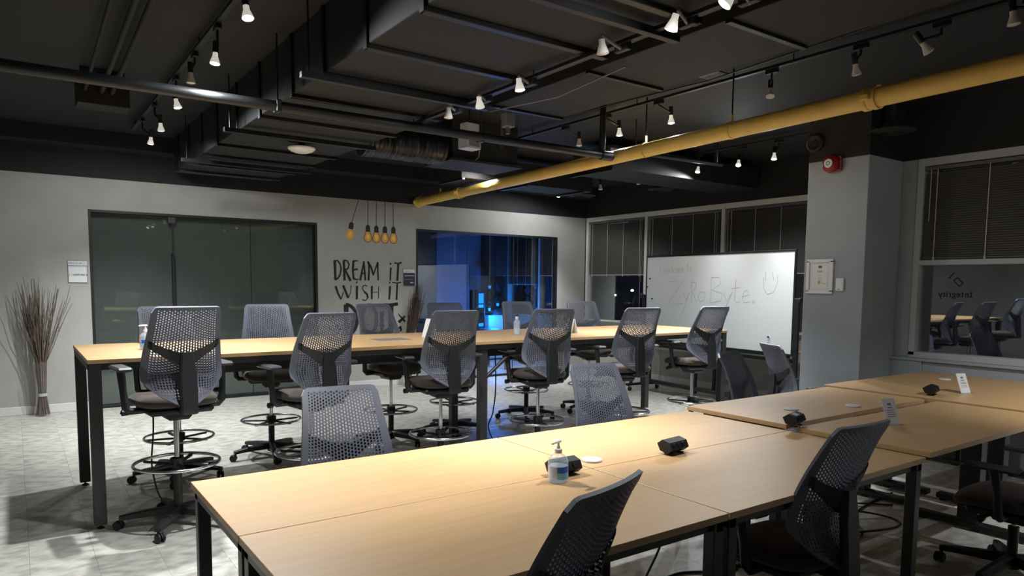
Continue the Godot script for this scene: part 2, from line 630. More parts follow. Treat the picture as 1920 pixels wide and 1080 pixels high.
func blind(called: String, label: String, at: Vector3, len: float, y0: float, y1: float, single: bool):
	var o := thing(called, label, "blind", at)
	var st := new_st()
	bb(st, Vector3(-0.02, y1 - 0.03, 0), Vector3(0.02, y1, len), 0.003)
	obj("headrail", st, M.slat, o)
	st = new_st()
	bb(st, Vector3(-0.013, y0, 0.005), Vector3(0.013, y0 + 0.014, len - 0.005), 0.004)
	obj("bottom_rail", st, M.alu if not single else M.slat, o)
	var pitch := 0.0205
	var n := int((y1 - 0.04 - y0 - 0.02) / pitch)
	var tilt := Basis(Vector3(0, 0, 1), deg_to_rad(52))
	if single:
		st = new_st()
		bx(st, Vector3(0, 0, len * 0.5), Vector3(0.025, 0.0012, len - 0.01), 0.0, tilt)
		st.generate_normals()
		var m := st.commit()
		for i in n:
			put("slat", m, M.slat, o, Vector3(0, y0 + 0.028 + i * pitch, 0))
	else:
		st = new_st()
		for i in n:
			bx(st, Vector3(0, y0 + 0.028 + i * pitch, len * 0.5), Vector3(0.025, 0.0012, len - 0.01), 0.0, tilt)
		var s := obj("slats", st, M.slat, o)
		s.set_meta("kind", "stuff")
	for k in 4:
		var z := len * (0.07 + 0.287 * k)
		st = new_st()
		bb(st, Vector3(-0.0155, y0 - 0.005, z - 0.0035), Vector3(-0.0135, y1 - 0.03, z + 0.0035))
		bb(st, Vector3(-0.02, y0 - 0.02, z - 0.008), Vector3(-0.008, y0 + 0.02, z + 0.008), 0.003)
		obj("ladder_cord", st, M.cord, o)
	st = new_st()
	tube(st, [Vector3(-0.024, y1 - 0.03, len * 0.965), Vector3(-0.03, y0 - 0.7, len * 0.955)], 0.0025, 5)
	obj("pull_cord", st, M.cord, o)
	st = new_st()
	tube(st, [Vector3(-0.024, y1 - 0.03, len * 0.035), Vector3(-0.028, y0 + 0.35, len * 0.035)], 0.0035, 5)
	obj("wand", st, M.cord, o)


# ------------------------------------------------------------------ the two glass-fronted offices
func glass_front(n: int, label: String, xs: Array, h: float):
	var d := Node3D.new()
	d.name = "door_%d" % n
	add_child(d)
	d.set_meta("kind", "structure")
	tag(d, label, "glass wall")
	var st := new_st()
	var x0: float = xs[0]
	var x1: float = xs[xs.size() - 1]
	bb(st, Vector3(x0, 0, -0.09), Vector3(x0 + 0.032, h, 0.004), 0.002)
	bb(st, Vector3(x1 - 0.032, 0, -0.09), Vector3(x1, h, 0.004), 0.002)
	bb(st, Vector3(x0 + 0.032, h - 0.03, -0.09), Vector3(x1 - 0.032, h, 0.004), 0.002)
	bb(st, Vector3(x0 + 0.032, 0, -0.09), Vector3(x1 - 0.032, 0.03, 0.004), 0.002)
	obj("frame", st, M.frame_black, d)
	for i in xs.size() - 1:
		st = new_st()
		var a: float = xs[i] + (0.032 if i == 0 else 0.002)
		var b: float = xs[i + 1] - (0.032 if i == xs.size() - 2 else 0.002)
		bb(st, Vector3(a, 0.03, -0.045), Vector3(b, h - 0.03, -0.037))
		obj("pane", st, M.glass if n == 1 else M.office_glass, d)
		if i > 0:
			st = new_st()
			bb(st, Vector3(xs[i] - 0.004, 0.03, -0.046), Vector3(xs[i] + 0.004, h - 0.03, -0.036))
			obj("joint", st, M.frame_black, d)
	return d


func build_offices():
	var d1 = glass_front(1, "dark glass office front with blind drawn, beside the stick vase", [-7.796, -6.882, -5.925, -5.015], 2.392)
	var st := new_st()
	bb(st, Vector3(-6.90, 0.9, -0.06), Vector3(-6.865, 1.9, -0.02), 0.006)
	obj("door_handle", st, M.frame_black, d1)
	st = new_st()
	bb(st, Vector3(-6.93, 2.28, -0.055), Vector3(-6.84, 2.37, -0.03), 0.004)
	obj("hinge", st, M.steel, d1)
	glass_front(2, "glass office front showing the blue lit room", [-3.454, -2.50, -1.58, -0.650], 2.392)
	# first office: roller blind close behind the glass
	var b := thing("roller_blind", "dark green roller blind drawn behind the glass office front", "blind", Vector3(0, 0, -0.16))
	st = new_st()
	bb(st, Vector3(-7.78, 0.03, -0.004), Vector3(-5.03, 2.40, 0.004))
	obj("cloth", st, M.shade, b)
	st = new_st()
	tube(st, [Vector3(-7.78, 2.43, -0.01), Vector3(-5.03, 2.43, -0.01)], 0.03, 8)
	obj("roller", st, M.steel, b)
	# shells of both offices
	st = new_st()
	bb(st, Vector3(-11.1, 0, -3.2), Vector3(0.0, CH, -3.06))
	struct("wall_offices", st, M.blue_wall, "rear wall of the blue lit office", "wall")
	st = new_st()
	bb(st, Vector3(-3.75, 0, -3.06), Vector3(-3.62, CH, -0.14))
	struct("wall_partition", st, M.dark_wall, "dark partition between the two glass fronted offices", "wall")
	st = new_st()
	bb(st, Vector3(-2.05, 0.0, -3.06), Vector3(-1.55, 2.7, -2.75))
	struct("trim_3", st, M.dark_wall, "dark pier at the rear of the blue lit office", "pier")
	st = new_st()
	bb(st, Vector3(-0.30, 0.0, -3.06), Vector3(0.0, 2.76, -2.45))
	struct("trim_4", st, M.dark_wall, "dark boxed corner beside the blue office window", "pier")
	# window of the blue office
	var w := Node3D.new()
	w.name = "window_6"
	add_child(w)
	w.set_meta("kind", "structure")
	tag(w, "dark window inside the blue lit office", "window")
	st = new_st()
	for z in [-2.45, -1.36, -0.17]:
		bb(st, Vector3(-0.01, 0.94, z - 0.03), Vector3(0.1, WH, z + 0.03))
	bb(st, Vector3(-0.01, 2.685, -2.45), Vector3(0.10, 2.762, -0.14))
	obj("frame", st, M.trim_white, w)
	st = new_st()
	bb(st, Vector3(0.06, 0.94, -2.42), Vector3(0.066, 2.685, -0.17))
	obj("pane", st, M.window_glass, w)
	blind("window_blind", "blue lit venetian blind inside the far office, beside the mullion", Vector3(-0.03, 0, -2.4), 1.0, 1.55, 2.67, false)
	blind("window_blind", "dark venetian blind inside the far office, next to the glass front", Vector3(-0.03, 0, -1.3), 1.1, 1.72, 2.67, false)

	# led light, cabinet, hexagon shelf, plants, desk with screens
	var led := thing("led_lamp", "cyan glowing led panel lamp in a black frame in the blue office", "lamp", Vector3(-1.0, 0.0, -1.95))
	st = new_st()
	for s in [-0.075, 0.075]:
		bb(st, Vector3(s - 0.014, 0.0, -0.02), Vector3(s + 0.014, 1.40, 0.02), 0.003)
	for y in [0.70, 0.93, 1.16, 1.385]:
		bb(st, Vector3(-0.061, y - 0.014, -0.02), Vector3(0.061, y + 0.014, 0.02), 0.003)
	bb(st, Vector3(-0.16, 0, -0.1), Vector3(0.16, 0.03, 0.1), 0.004)
	obj("frame", st, M.frame_black, led)
	for y in [0.815, 1.045, 1.27]:
		st = new_st()
		bb(st, Vector3(-0.061, y - 0.1, -0.006), Vector3(0.061, y + 0.1, 0.006))
		obj("light_panel", st, M.cyan, led)
	var ol := OmniLight3D.new()
	ol.name = "led_glow"
	ol.light_color = Color(0.04, 0.52, 1.0)
	ol.light_energy = 1.4
	ol.light_size = 0.08
	ol.omni_range = 8.0
	ol.omni_attenuation = 2.0
	ol.shadow_enabled = true
	ol.position = Vector3(0.26, 0.98, 0.12)
	led.add_child(ol)
	var cab := thing("cabinet", "white low cabinet washed in cyan light behind the glass", "cabinet", Vector3(-0.50, 0, -2.36))
	st = new_st()
	bb(st, Vector3(-0.17, 0.03, -0.2), Vector3(0.20, 0.90, 0.19), 0.004)
	obj("body", st, M.white, cab)
	st = new_st()
	bb(st, Vector3(-0.18, 0.90, -0.21), Vector3(0.21, 0.92, 0.21), 0.003)
	obj("cabinet_top", st, M.white, cab)
	st = new_st()
	bb(st, Vector3(-0.165, 0.05, 0.191), Vector3(0.195, 0.88, 0.205), 0.003)
	obj("door", st, M.white, cab)
	var hx := thing("hexagon_shelf", "dark shelf of stacked hexagons above the cyan cabinet", "shelf", Vector3(-0.47, 0.92, -2.36))
	for c in [Vector2(-0.07, 0.13), Vector2(-0.07, 0.385), Vector2(0.13, 0.255), Vector2(0.13, 0.0 + 0.51)]:
		st = new_st()
		for k in 6:
			var a := TAU * k / 6.0 + PI / 6.0
			var p := Vector3(c.x + 0.108 * cos(a), c.y + 0.125 * sin(a), 0)
			bx(st, p, Vector3(0.012, 0.135, 0.12), 0.0, Basis(Vector3(0, 0, 1), a))
		obj("hexagon", st, M.rubber, hx)
	for i in 3:
		var at: Vector3 = [Vector3(-0.54, 1.0, -2.34), Vector3(-0.52, 1.46, -2.36), Vector3(-0.33, 1.10, -2.34)][i]
		var pl := thing("potted_plant", ["small potted plant in the lowest hexagon of the office shelf", "small potted plant on top of the hexagon shelf", "small potted plant in the middle hexagon of the office shelf"][i], "plant", at)
		st = new_st()
		lathe(st, [Vector2(0, 0), Vector2(0.028, 0), Vector2(0.036, 0.06), Vector2(0.03, 0.06), Vector2(0, 0.05)], 10)
		obj("pot", st, M.white, pl)
		st = new_st()
		for k in 9:
			var a := k * 2.4
			var d := Vector3(cos(a), 1.6, sin(a)).normalized()
			tube(st, [Vector3(0, 0.05, 0), Vector3(0, 0.05, 0) + d * 0.05, Vector3(0, 0.05, 0) + d * 0.08 + Vector3(cos(a), 0, sin(a)) * 0.02], [0.004, 0.008, 0.001], 5)
		obj("foliage", st, M.leaf, pl)
	var dk := thing("office_desk", "dark desk inside the blue lit office", "desk", Vector3(-1.75, 0, -1.0))
	st = new_st()
	bb(st, Vector3(-0.55, 0.70, -0.35), Vector3(0.55, 0.73, 0.35), 0.004)
	obj("desktop", st, M.plastic, dk)
	for s in [-0.5, 0.5]:
		for t in [-0.3, 0.3]:
			st = new_st()
			bb(st, Vector3(s - 0.025, 0, t - 0.025), Vector3(s + 0.025, 0.70, t + 0.025), 0.003)
			obj("leg", st, M.steel, dk)
	var mo := thing("monitor", "black monitor on an oval foot behind the glass front", "monitor", Vector3(-1.80, 0.73, -0.85), 0.5)
	st = new_st()
	lathe(st, [Vector2(0, 0), Vector2(0.12, 0), Vector2(0.12, 0.012), Vector2(0.03, 0.02), Vector2(0, 0.02)], 20)
	obj("foot", st, M.rubber, mo)
	st = new_st()
	bb(st, Vector3(-0.02, 0.02, -0.02), Vector3(0.02, 0.30, 0.02), 0.004)
	obj("stand", st, M.rubber, mo)
	st = new_st()
	bb(st, Vector3(-0.21, 0.12, 0.02), Vector3(0.21, 0.40, 0.05), 0.006)
	obj("screen", st, M.black_gloss, mo)
	for i in 2:
		var sp := thing("speaker", ["tall black tower speaker on the office desk behind the glass", "second tall black tower speaker on the office desk"][i], "speaker", Vector3(-1.75 + 0.10 * i, 0.73, -1.1))
		st = new_st()
		bb(st, Vector3(-0.022, 0, -0.03), Vector3(0.022, 0.72 - 0.0 * i, 0.03), 0.005)
		obj("body", st, M.rubber, sp)
		st = new_st()
		bb(st, Vector3(-0.05, 0, -0.06), Vector3(0.05, 0.02, 0.06), 0.004)
		obj("foot", st, M.rubber, sp)


# ------------------------------------------------------------------ ceiling plant
func build_ceiling():
	# main rectangular duct with flanged ribs
	var x0 := -6.90
	var x1 := -5.74
	var yb := 2.865
	var du := thing("air_duct", "large black rectangular air duct with flanged ribs across the ceiling", "duct")
	var st := new_st()
	bb(st, Vector3(x0, yb, 0.34), Vector3(x1, CH, 12.8), 0.004)
	obj("duct_body", st, M.duct, du)
	for z in [0.65, 1.25, 1.90, 2.56, 3.27, 3.97, 4.75, 5.36, 6.02, 6.68, 7.35, 8.0, 9.0, 10.0, 11.0]:
		st = new_st()
		bb(st, Vector3(x0 - 0.012, yb - 0.028, z - 0.025), Vector3(x1 + 0.012, yb, z + 0.025), 0.003)
		bb(st, Vector3(x0 - 0.014, yb - 0.028, z - 0.025), Vector3(x0, CH, z + 0.025), 0.002)
		bb(st, Vector3(x1, yb - 0.028, z - 0.025), Vector3(x1 + 0.014, CH, z + 0.025), 0.002)
		obj("rib", st, M.black_gloss, du)
	for z in [1.7, 3.5, 5.42, 7.2]:
		st = new_st()
		bb(st, Vector3(x0 - 0.17, yb - 0.07, z - 0.022), Vector3(x1 + 0.03, yb - 0.032, z + 0.022), 0.002)
		tube(st, [Vector3(x0 - 0.12, yb - 0.05, z), Vector3(x0 - 0.12, CH, z)], 0.006, 6)
		tube(st, [Vector3(x1 + 0.024, yb - 0.05, z), Vector3(x1 + 0.024, CH, z)], 0.006, 6)
		obj("hanger_bar", st, M.rail, du)
	# round branch of crinkled flexible duct
	var fd := thing("flexible_duct", "crinkled black flexible duct beside the control box", "duct", Vector3(0, 2.965, 3.2))
	st = new_st()
	var pr := []
	var rng := RandomNumberGenerator.new()
	rng.seed = 5
	for i in 86:
		pr.append(Vector2((0.172 if i % 2 else 0.166) + rng.randf() * 0.008, i * 0.0104))
	pr.insert(0, Vector2(0, 0))
	pr.append(Vector2(0, pr[pr.size() - 1].y))
	lathe(st, pr, 20, Vector3(-5.72, 0, 0), Basis(Vector3(0, 0, 1), -PI / 2))
	obj("sleeve", st, mat(Color(0.07, 0.075, 0.085), 0.32), fd)
	# air box and the branch ducts in the far bay
	var ab := thing("air_box", "black air terminal box behind the control box", "duct", Vector3(-4.35, 2.86, 3.05))
	st = new_st()
	bb(st, Vector3(-0.42, 0, -0.22), Vector3(0.42, CH - 2.86, 0.28), 0.004)
	obj("body", st, M.black, ab)
	st = new_st()
	bb(st, Vector3(-0.46, -0.03, -0.26), Vector3(0.46, 0.0, 0.32), 0.003)
	obj("flange", st, M.duct, ab)
	var b2 := thing("branch_duct", "flat black branch duct crossing toward the corner windows", "duct", Vector3(-3.1, 2.885, 1.80))
	st = new_st()
	bb(st, Vector3(-0.8, 0, -0.28), Vector3(1.4, 0.28, 0.28), 0.004)
	obj("duct_body", st, M.duct, b2)
	for x in [-0.78, 0.2, 1.2]:
		st = new_st()
		bb(st, Vector3(x - 0.02, -0.025, -0.3), Vector3(x + 0.02, 0.0, 0.3), 0.002)
		obj("rib", st, M.black_gloss, b2)
	var b3 := thing("branch_duct", "wide black branch duct above the end of the bar table", "duct", Vector3(-2.3, 2.90, 3.35))
	st = new_st()
	bb(st, Vector3(-0.55, 0, -0.35), Vector3(2.2, 0.27, 0.35), 0.004)
	obj("duct_body", st, M.duct, b3)
	st = new_st()
	bb(st, Vector3(-0.57, -0.025, -0.37), Vector3(-0.53, 0.0, 0.37), 0.002)
	obj("rib", st, M.black_gloss, b3)
	var b4 := thing("branch_duct", "long black duct running between the lamp tracks toward the camera", "duct", Vector3(-4.85, 3.06, 4.6))
	st = new_st()
	bb(st, Vector3(-0.32, 0, 0), Vector3(0.42, CH - 3.06, 8.0), 0.004)
	obj("duct_body", st, M.duct, b4)
	for z in [0.1, 1.3, 2.5, 3.7]:
		st = new_st()
		bb(st, Vector3(-0.33, -0.02, z - 0.02), Vector3(0.43, 0.0, z + 0.02), 0.002)
		obj("rib", st, M.black_gloss, b4)
	# control box, grey, open sided, and its bracket
	var cb := thing("control_box", "grey metal control box with a labelled cover hanging by the flexible duct", "control box", Vector3(-4.79, 2.885, 3.70), 0.12)
	st = new_st()
	bb(st, Vector3(-0.09, 0, -0.07), Vector3(0.09, 0.13, 0.07), 0.004)
	obj("body", st, M.metal_box, cb)
	st = new_st()
	bb(st, Vector3(-0.075, 0.15, -0.06), Vector3(0.085, 0.25, 0.05), 0.003)
	obj("upper_box", st, M.metal_box, cb)
	st = new_st()
	tube(st, [Vector3(0.0, 0.12, 0), Vector3(0.0, CH - 2.885, 0)], 0.008, 6)
	obj("hanger_rod", st, M.rail, cb)
	st = new_st()
	bb(st, Vector3(-0.06, 0.02, 0.0705), Vector3(0.07, 0.09, 0.073), 0.001)
	obj("cover_label", st, M.grey, cb)
	st = new_st()
	tube(st, [Vector3(0.1, 0.05, 0), Vector3(0.13, 0.02, 0), Vector3(0.12, -0.06, 0.0), Vector3(0.08, -0.09, 0)], 0.006, 6)
	obj("bracket", st, M.grey, cb)
	var jb := thing("junction_box", "small grey junction box with a copper pipe below it", "junction box", Vector3(-4.78, 2.96, 4.35))
	st = new_st()
	bb(st, Vector3(-0.05, 0.03, -0.05), Vector3(0.05, 0.15, 0.05), 0.004)
	tube(st, [Vector3(0, 0.15, 0), Vector3(0, CH - 2.96, 0)], 0.012, 8)
	obj("body", st, M.grey, jb)
	st = new_st()
	tube(st, [Vector3(0, 0.03, 0), Vector3(0, -0.03, 0)], 0.02, 8)
	obj("brass_fitting", st, mat(Color(0.5, 0.38, 0.22), 0.4, 0.6), jb)
	st = new_st()
	tube(st, [Vector3(-0.05, 0.1, -0.04), Vector3(-0.05, -0.16, -0.04)], 0.008, 6)
	tube(st, [Vector3(-0.02, 0.1, -0.06), Vector3(-0.02, -0.16, -0.06)], 0.008, 6)
	obj("copper_pipe", st, mat(Color(0.30, 0.19, 0.15), 0.5, 0.3), jb)

	# yellow gas pipe
	var gp := thing("gas_pipe", "long yellow gas pipe running under the ceiling", "pipe")
	var pa := Vector3(-3.43, 2.795, 0.05)
	var pb := Vector3(-3.93, 2.795, 8.1)
	var dirn := (pb - pa).normalized()
	pb = pa + dirn * 12.6
	st = new_st()
	tube(st, [pa, pb], 0.064, 20)
	obj("pipe", st, M.yellow, gp)
	for t in [0.02, 1.35, 7.22]:
		var c: Vector3 = pa + dirn * t
		st = new_st()
		var bs := Basis(Quaternion(Vector3.UP, dirn))
		lathe(st, [Vector2(0.064, -0.05), Vector2(0.078, -0.05), Vector2(0.078, -0.018), Vector2(0.072, -0.01), Vector2(0.072, 0.01), Vector2(0.078, 0.018), Vector2(0.078, 0.05), Vector2(0.064, 0.05)], 20, c, bs)
		for k in 2:
			bx(st, c + bs * Vector3(0.086 * (1 - 2 * k), 0, 0), Vector3(0.03, 0.06, 0.04), 0.006, bs)
		obj("coupling", st, M.yellow, gp)
	for t in [0.75, 5.05, 6.05, 8.6]:
		var c2: Vector3 = pa + dirn * t
		st = new_st()
		var bs2 := Basis(Quaternion(Vector3.UP, dirn))
		lathe(st, [Vector2(0.064, -0.012), Vector2(0.069, -0.012), Vector2(0.069, 0.012), Vector2(0.064, 0.012)], 20, c2, bs2)
		bb(st, c2 + Vector3(-0.012, 0.06, -0.004), c2 + Vector3(0.012, 0.13, 0.004))
		obj("strap", st, M.yellow, gp)
		st = new_st()
		tube(st, [c2 + Vector3(0, 0.12, 0), Vector3(c2.x, CH, c2.z)], 0.007, 6)
		obj("hanger_rod", st, M.rail, gp)

	# black sprinkler pipe crossing below the duct
	var sp := thing("sprinkler_pipe", "black sprinkler pipe crossing below the big duct", "pipe")
	st = new_st()
	var sy := 2.775
	tube(st, [Vector3(-11.0, sy, 4.66), Vector3(-3.84, sy, 4.74)], 0.036, 14)
	obj("pipe", st, M.black_pipe, sp)
	for x in [-6.99, -5.3]:
		st = new_st()
		tube(st, [Vector3(x, sy + 0.03, 4.70), Vector3(x, CH if x < -6 else CH, 4.70)], 0.006, 6)
		bx(st, Vector3(x, sy, 4.70), Vector3(0.04, 0.084, 0.084), 0.006)
		obj("hanger", st, M.rail, sp)
	st = new_st()
	tube(st, [Vector3(-3.98, sy, 4.738), Vector3(-3.84, sy, 4.74)], 0.045, 14)
	tube(st, [Vector3(-3.96, sy, 4.738), Vector3(-3.96, CH, 4.738)], 0.03, 10)
	obj("elbow", st, M.rail, sp)
	var sp2 := thing("sprinkler_pipe", "thin black sprinkler pipe beyond the yellow gas pipe", "pipe")
	st = new_st()
	tube(st, [Vector3(-3.55, 2.93, 4.4), Vector3(-1.9, 2.93, 4.5)], 0.02, 10)
	obj("pipe", st, M.black_pipe, sp2)
	st = new_st()
	tube(st, [Vector3(-3.2, 2.93, 4.42), Vector3(-3.2, CH, 4.42)], 0.006, 6)
	tube(st, [Vector3(-2.0, 2.93, 4.49), Vector3(-2.0, CH, 4.49)], 0.02, 8)
	obj("hanger", st, M.rail, sp2)
	# conduits
	for i in 3:
		var cp := thing("conduit", ["thin black conduit beside a pair of pipes under the ceiling", "black conduit in the middle of three above the crossing pipe", "black conduit of three nearest the lamp track"][i], "conduit")
		st = new_st()
		var cx: float = [-7.98, -7.86, -7.78][i]
		tube(st, [Vector3(cx, CH - 0.09, 2.6), Vector3(cx - 0.12, CH - 0.09, 9.5)], [0.014, 0.02, 0.02][i], 8)
		obj("tube", st, M.black, cp)
		st = new_st()
		for z in [3.0, 5.6, 8.0]:
			bb(st, Vector3(cx - 0.06 - 0.017 * (z - 2.6), CH - 0.07, z - 0.01), Vector3(cx + 0.06 - 0.017 * (z - 2.6), CH - 0.002, z + 0.01))
		obj("clip", st, M.black, cp)
	var jb2 := thing("pull_box", "black pull box where the three conduits end", "junction box", Vector3(-7.84, CH - 0.2, 2.45))
	st = new_st()
	bb(st, Vector3(-0.2, 0, -0.12), Vector3(0.2, 0.2, 0.15), 0.004)
	obj("body", st, M.duct, jb2)
	# cable runs
	var cw := [[Vector3(-5.15, 3.03, 4.6), Vector3(-5.05, 3.0, 5.4), Vector3(-5.1, 3.03, 6.2)], [Vector3(-4.05, 3.2, 4.5), Vector3(-4.0, 3.17, 6.0), Vector3(-4.15, 3.2, 8.5)]]
	for i in 2:
		st = new_st()
		tube(st, cw[i], 0.006, 6)
		tag(obj("ceiling_cable", st, M.grey if i == 0 else M.rail), ["thin pale cable sagging under the long ceiling duct", "thin black cable running beside the unlit lamps"][i], "cable")
	# white dome fixture on the duct
	var dm := thing("ceiling_dome", "white shallow dome fixture under the ribbed duct", "ceiling fixture", Vector3(-6.285, 2.81, 3.12))
	st = new_st()
	lathe(st, [Vector2(0, -0.05), Vector2(0.06, -0.046), Vector2(0.10, -0.032), Vector2(0.125, -0.012), Vector2(0.128, 0.0)], 28)
	obj("cover", st, M.white_gloss, dm)
	st = new_st()
	lathe(st, [Vector2(0.128, 0), Vector2(0.135, 0), Vector2(0.135, 0.006), Vector2(0, 0.006)], 28)
	obj("rim", st, M.rubber, dm)
	st = new_st()
	tube(st, [Vector3(0, 0.006, 0), Vector3(0, yb - 2.81, 0)], 0.03, 10)
	obj("stem", st, M.rubber, dm)
	# round diffusers and plates
	var dps := [Vector3(-1.2, 2.93, 1.27), Vector3(-0.78, 2.93, 2.55), Vector3(-2.0, 2.94, 6.45)]
	for i in 3:
		var df := thing("air_diffuser", ["round black air diffuser nearest the far corner", "round black air diffuser above the whiteboard", "large round black air diffuser in front of the column top"][i], "air diffuser", dps[i])
		st = new_st()
		var R: float = [0.22, 0.2, 0.2][i]
		lathe(st, [Vector2(R * 0.5, 0.05), Vector2(R * 0.62, 0.0), Vector2(R, 0.02), Vector2(R, 0.03), Vector2(R * 0.66, 0.04), Vector2(R * 0.5, 0.09)], 24)
		obj("ring", st, M.duct, df)
		st = new_st()
		lathe(st, [Vector2(0, 0.02), Vector2(R * 0.4, 0.03), Vector2(R * 0.45, 0.06), Vector2(0, 0.07)], 24)
		obj("cone", st, M.duct, df)
		st = new_st()
		tube(st, [Vector3(0, 0.05, 0), Vector3(0, CH - dps[i].y, 0)], 0.03 if i else 0.02, 8)
		obj("neck", st, M.black, df)
	st = new_st()
	bb(st, Vector3(-4.06, CH - 0.05, 5.89), Vector3(-3.86, CH - 0.04, 6.09), 0.002)
	tag(obj("cover_plate", st, mat(Color(0.30, 0.30, 0.30), 0.5)), "square grey cover plate under the ceiling near the unlit lamps", "cover plate")
	var spk := thing("ceiling_speaker", "round black speaker on the black column top", "speaker", Vector3(-2.14, 2.94, 5.8))
	st = new_st()
	lathe(st, [Vector2(0, 0.0), Vector2(0.085, 0.0), Vector2(0.085, 0.035), Vector2(0.07, 0.045), Vector2(0.03, 0.03), Vector2(0, 0.045)], 24, Vector3.ZERO, Basis(Vector3(0, 0, 1), PI / 2))
	obj("body", st, M.duct, spk)
	# lamp tracks and their heads
	var ry := 3.2
	var rails := [[-7.41, 0.9, 9.4], [-5.88, 4.4, 8.6], [-3.78, 1.6, 11.4], [-1.47, 0.4, 5.5]]
	for i in 4:
		var r: Array = rails[i]
		var yr := ry if i != 1 else 2.813
		st = new_st()
		bb(st, Vector3(r[0] - 0.018, yr, r[1]), Vector3(r[0] + 0.018, yr + 0.022, r[2]), 0.002)
		var tr := thing("lamp_track", ["black lamp track between the conduits and the big duct", "black lamp track along the edge of the big duct", "black lamp track between the big duct and the gas pipe", "black lamp track beyond the gas pipe by the windows"][i], "lamp track")
		obj("rail", st, M.rail, tr)
		st = new_st()
		var z := float(r[1]) + 0.2
		while z < r[2]:
			tube(st, [Vector3(r[0], yr + 0.02, z), Vector3(r[0], CH - 0.001 if i != 1 else yb - 0.001, z)], 0.005, 5)
			z += 1.6
		obj("hanger_rod", st, M.rail, tr)
	# [track, x, y, z, lit, aim x, aim z, energy, label]
	var heads := [
		[0, -7.47, 2.95, 5.77, 1, 0.05, 0.3, 1.35, "lit white spot lamp on the conduit side track, nearest the camera"],
		[0, -7.43, 2.95, 4.83, 1, -0.1, 0.10, 1.2, "lit white spot lamp second along the conduit side track"],
		[0, -7.44, 2.98, 4.14, 0, 0.0, 0.0, 0.0, "unlit lamp socket just above the crossing sprinkler pipe"],
		[0, -7.40, 2.95, 3.42, 1, 0.2, 0.10, 1.0, "lit white spot lamp just below the crossing sprinkler pipe"],
		[0, -7.36, 2.95, 2.37, 1, 0.1, -0.2, 1.2, "lit white spot lamp next to last on the conduit side track"],
		[0, -7.34, 2.95, 1.60, 1, -0.05, -0.25, 1.2, "lit white spot lamp closest to the back wall"],
		[1, -6.05, 2.735, 7.76, 1, -0.6, -0.5, 0.65, "lit round spot lamp at the top edge beside the big duct", 29],
		[1, -6.00, 2.735, 7.42, 1, -0.1, -0.35, 0.8, "lit spot lamp with a grey bracket on the duct edge track", 31],
		[1, -6.02, 2.735, 6.98, 0, 0.15, 0.0, 0.0, "unlit white spot lamp on a grey plate at the duct edge"],
		[1, -5.96, 2.735, 6.17, 1, 0.1, 0.1, 1.0, "lit white spot lamp halfway along the duct edge track", 36],
		[1, -5.93, 2.735, 5.67, 1, 0.5, -0.5, 0.6, "small lit spot lamp turned away at the duct edge"],
		[1, -5.95, 2.735, 5.28, 0, -0.05, 0.05, 0.0, "unlit white spot lamp just above the flexible duct"],
		[2, -4.02, 2.99, 8.1, 2, 0.05, 0.1, 0.0, "black capped spot lamp at the upper corner"],
		[2, -3.92, 2.985, 7.62, 0, 0.45, 0.5, 0.0, "unlit white spot lamp turned to show its face, above the yellow pipe"],
		[2, -3.82, 2.985, 7.11, 0, 0.25, 0.05, 0.0, "unlit white spot lamp above the yellow pipe coupling"],
		[2, -3.79, 2.990, 6.42, 0, -0.35, 0.25, 0.0, "unlit white spot lamp leaning back on a black arm"],
		[2, -3.61, 3.020, 5.27, 1, 0.05, 0.02, 1.0, "lit white spot lamp above the yellow pipe strap"],
		[2, -3.61, 3.020, 4.60, 1, 0.05, 0.02, 1.0, "lit white spot lamp above the end of the sprinkler pipe"],
		[2, -3.59, 3.020, 3.97, 0, -0.05, 0.05, 0.0, "unlit white spot lamp next to the sprinkler pipe elbow"],
		[2, -3.67, 2.95, 2.33, 1, -0.1, -0.4, 1.15, "lit white spot lamp under the control box"],
		[2, -3.7, 2.95, 9.5, 1, 0.5, -0.3, 1.15, "lit spot lamp outside the picture above the raised desks"],
		[2, -3.7, 2.95, 10.8, 1, 0.6, -0.25, 1.15, "lit spot lamp outside the picture farther along over the raised desks"],
		[3, -1.55, 2.97, 4.93, 1, -0.2, 0.1, 0.9, "lit white spot lamp closest to the column"],
		[3, -1.53, 2.97, 4.44, 1, -0.5, 0.3, 0.35, "small lit spot lamp turned aside beside the thin sprinkler pipe"],
		[3, -1.50, 2.97, 3.81, 1, -0.3, 0.1, 0.75, "lit white spot lamp over the whiteboard"],
		[3, -1.36, 2.96, 2.66, 2, 0.1, 0.1, 0.0, "pale unlit spot lamp farther along from the lamp over the whiteboard"],
		[3, -1.40, 2.96, 1.92, 2, 0.0, 0.1, 0.0, "pale spot lamp hanging in front of the corner diffuser"],
		[3, -1.38, 2.95, 0.90, 1, -0.1, -0.25, 1.3, "lit white spot lamp in the far corner"],
	]
	for hd in heads:
		lamp_head(hd, rails[hd[0]][0], ry if hd[0] != 1 else 2.813)


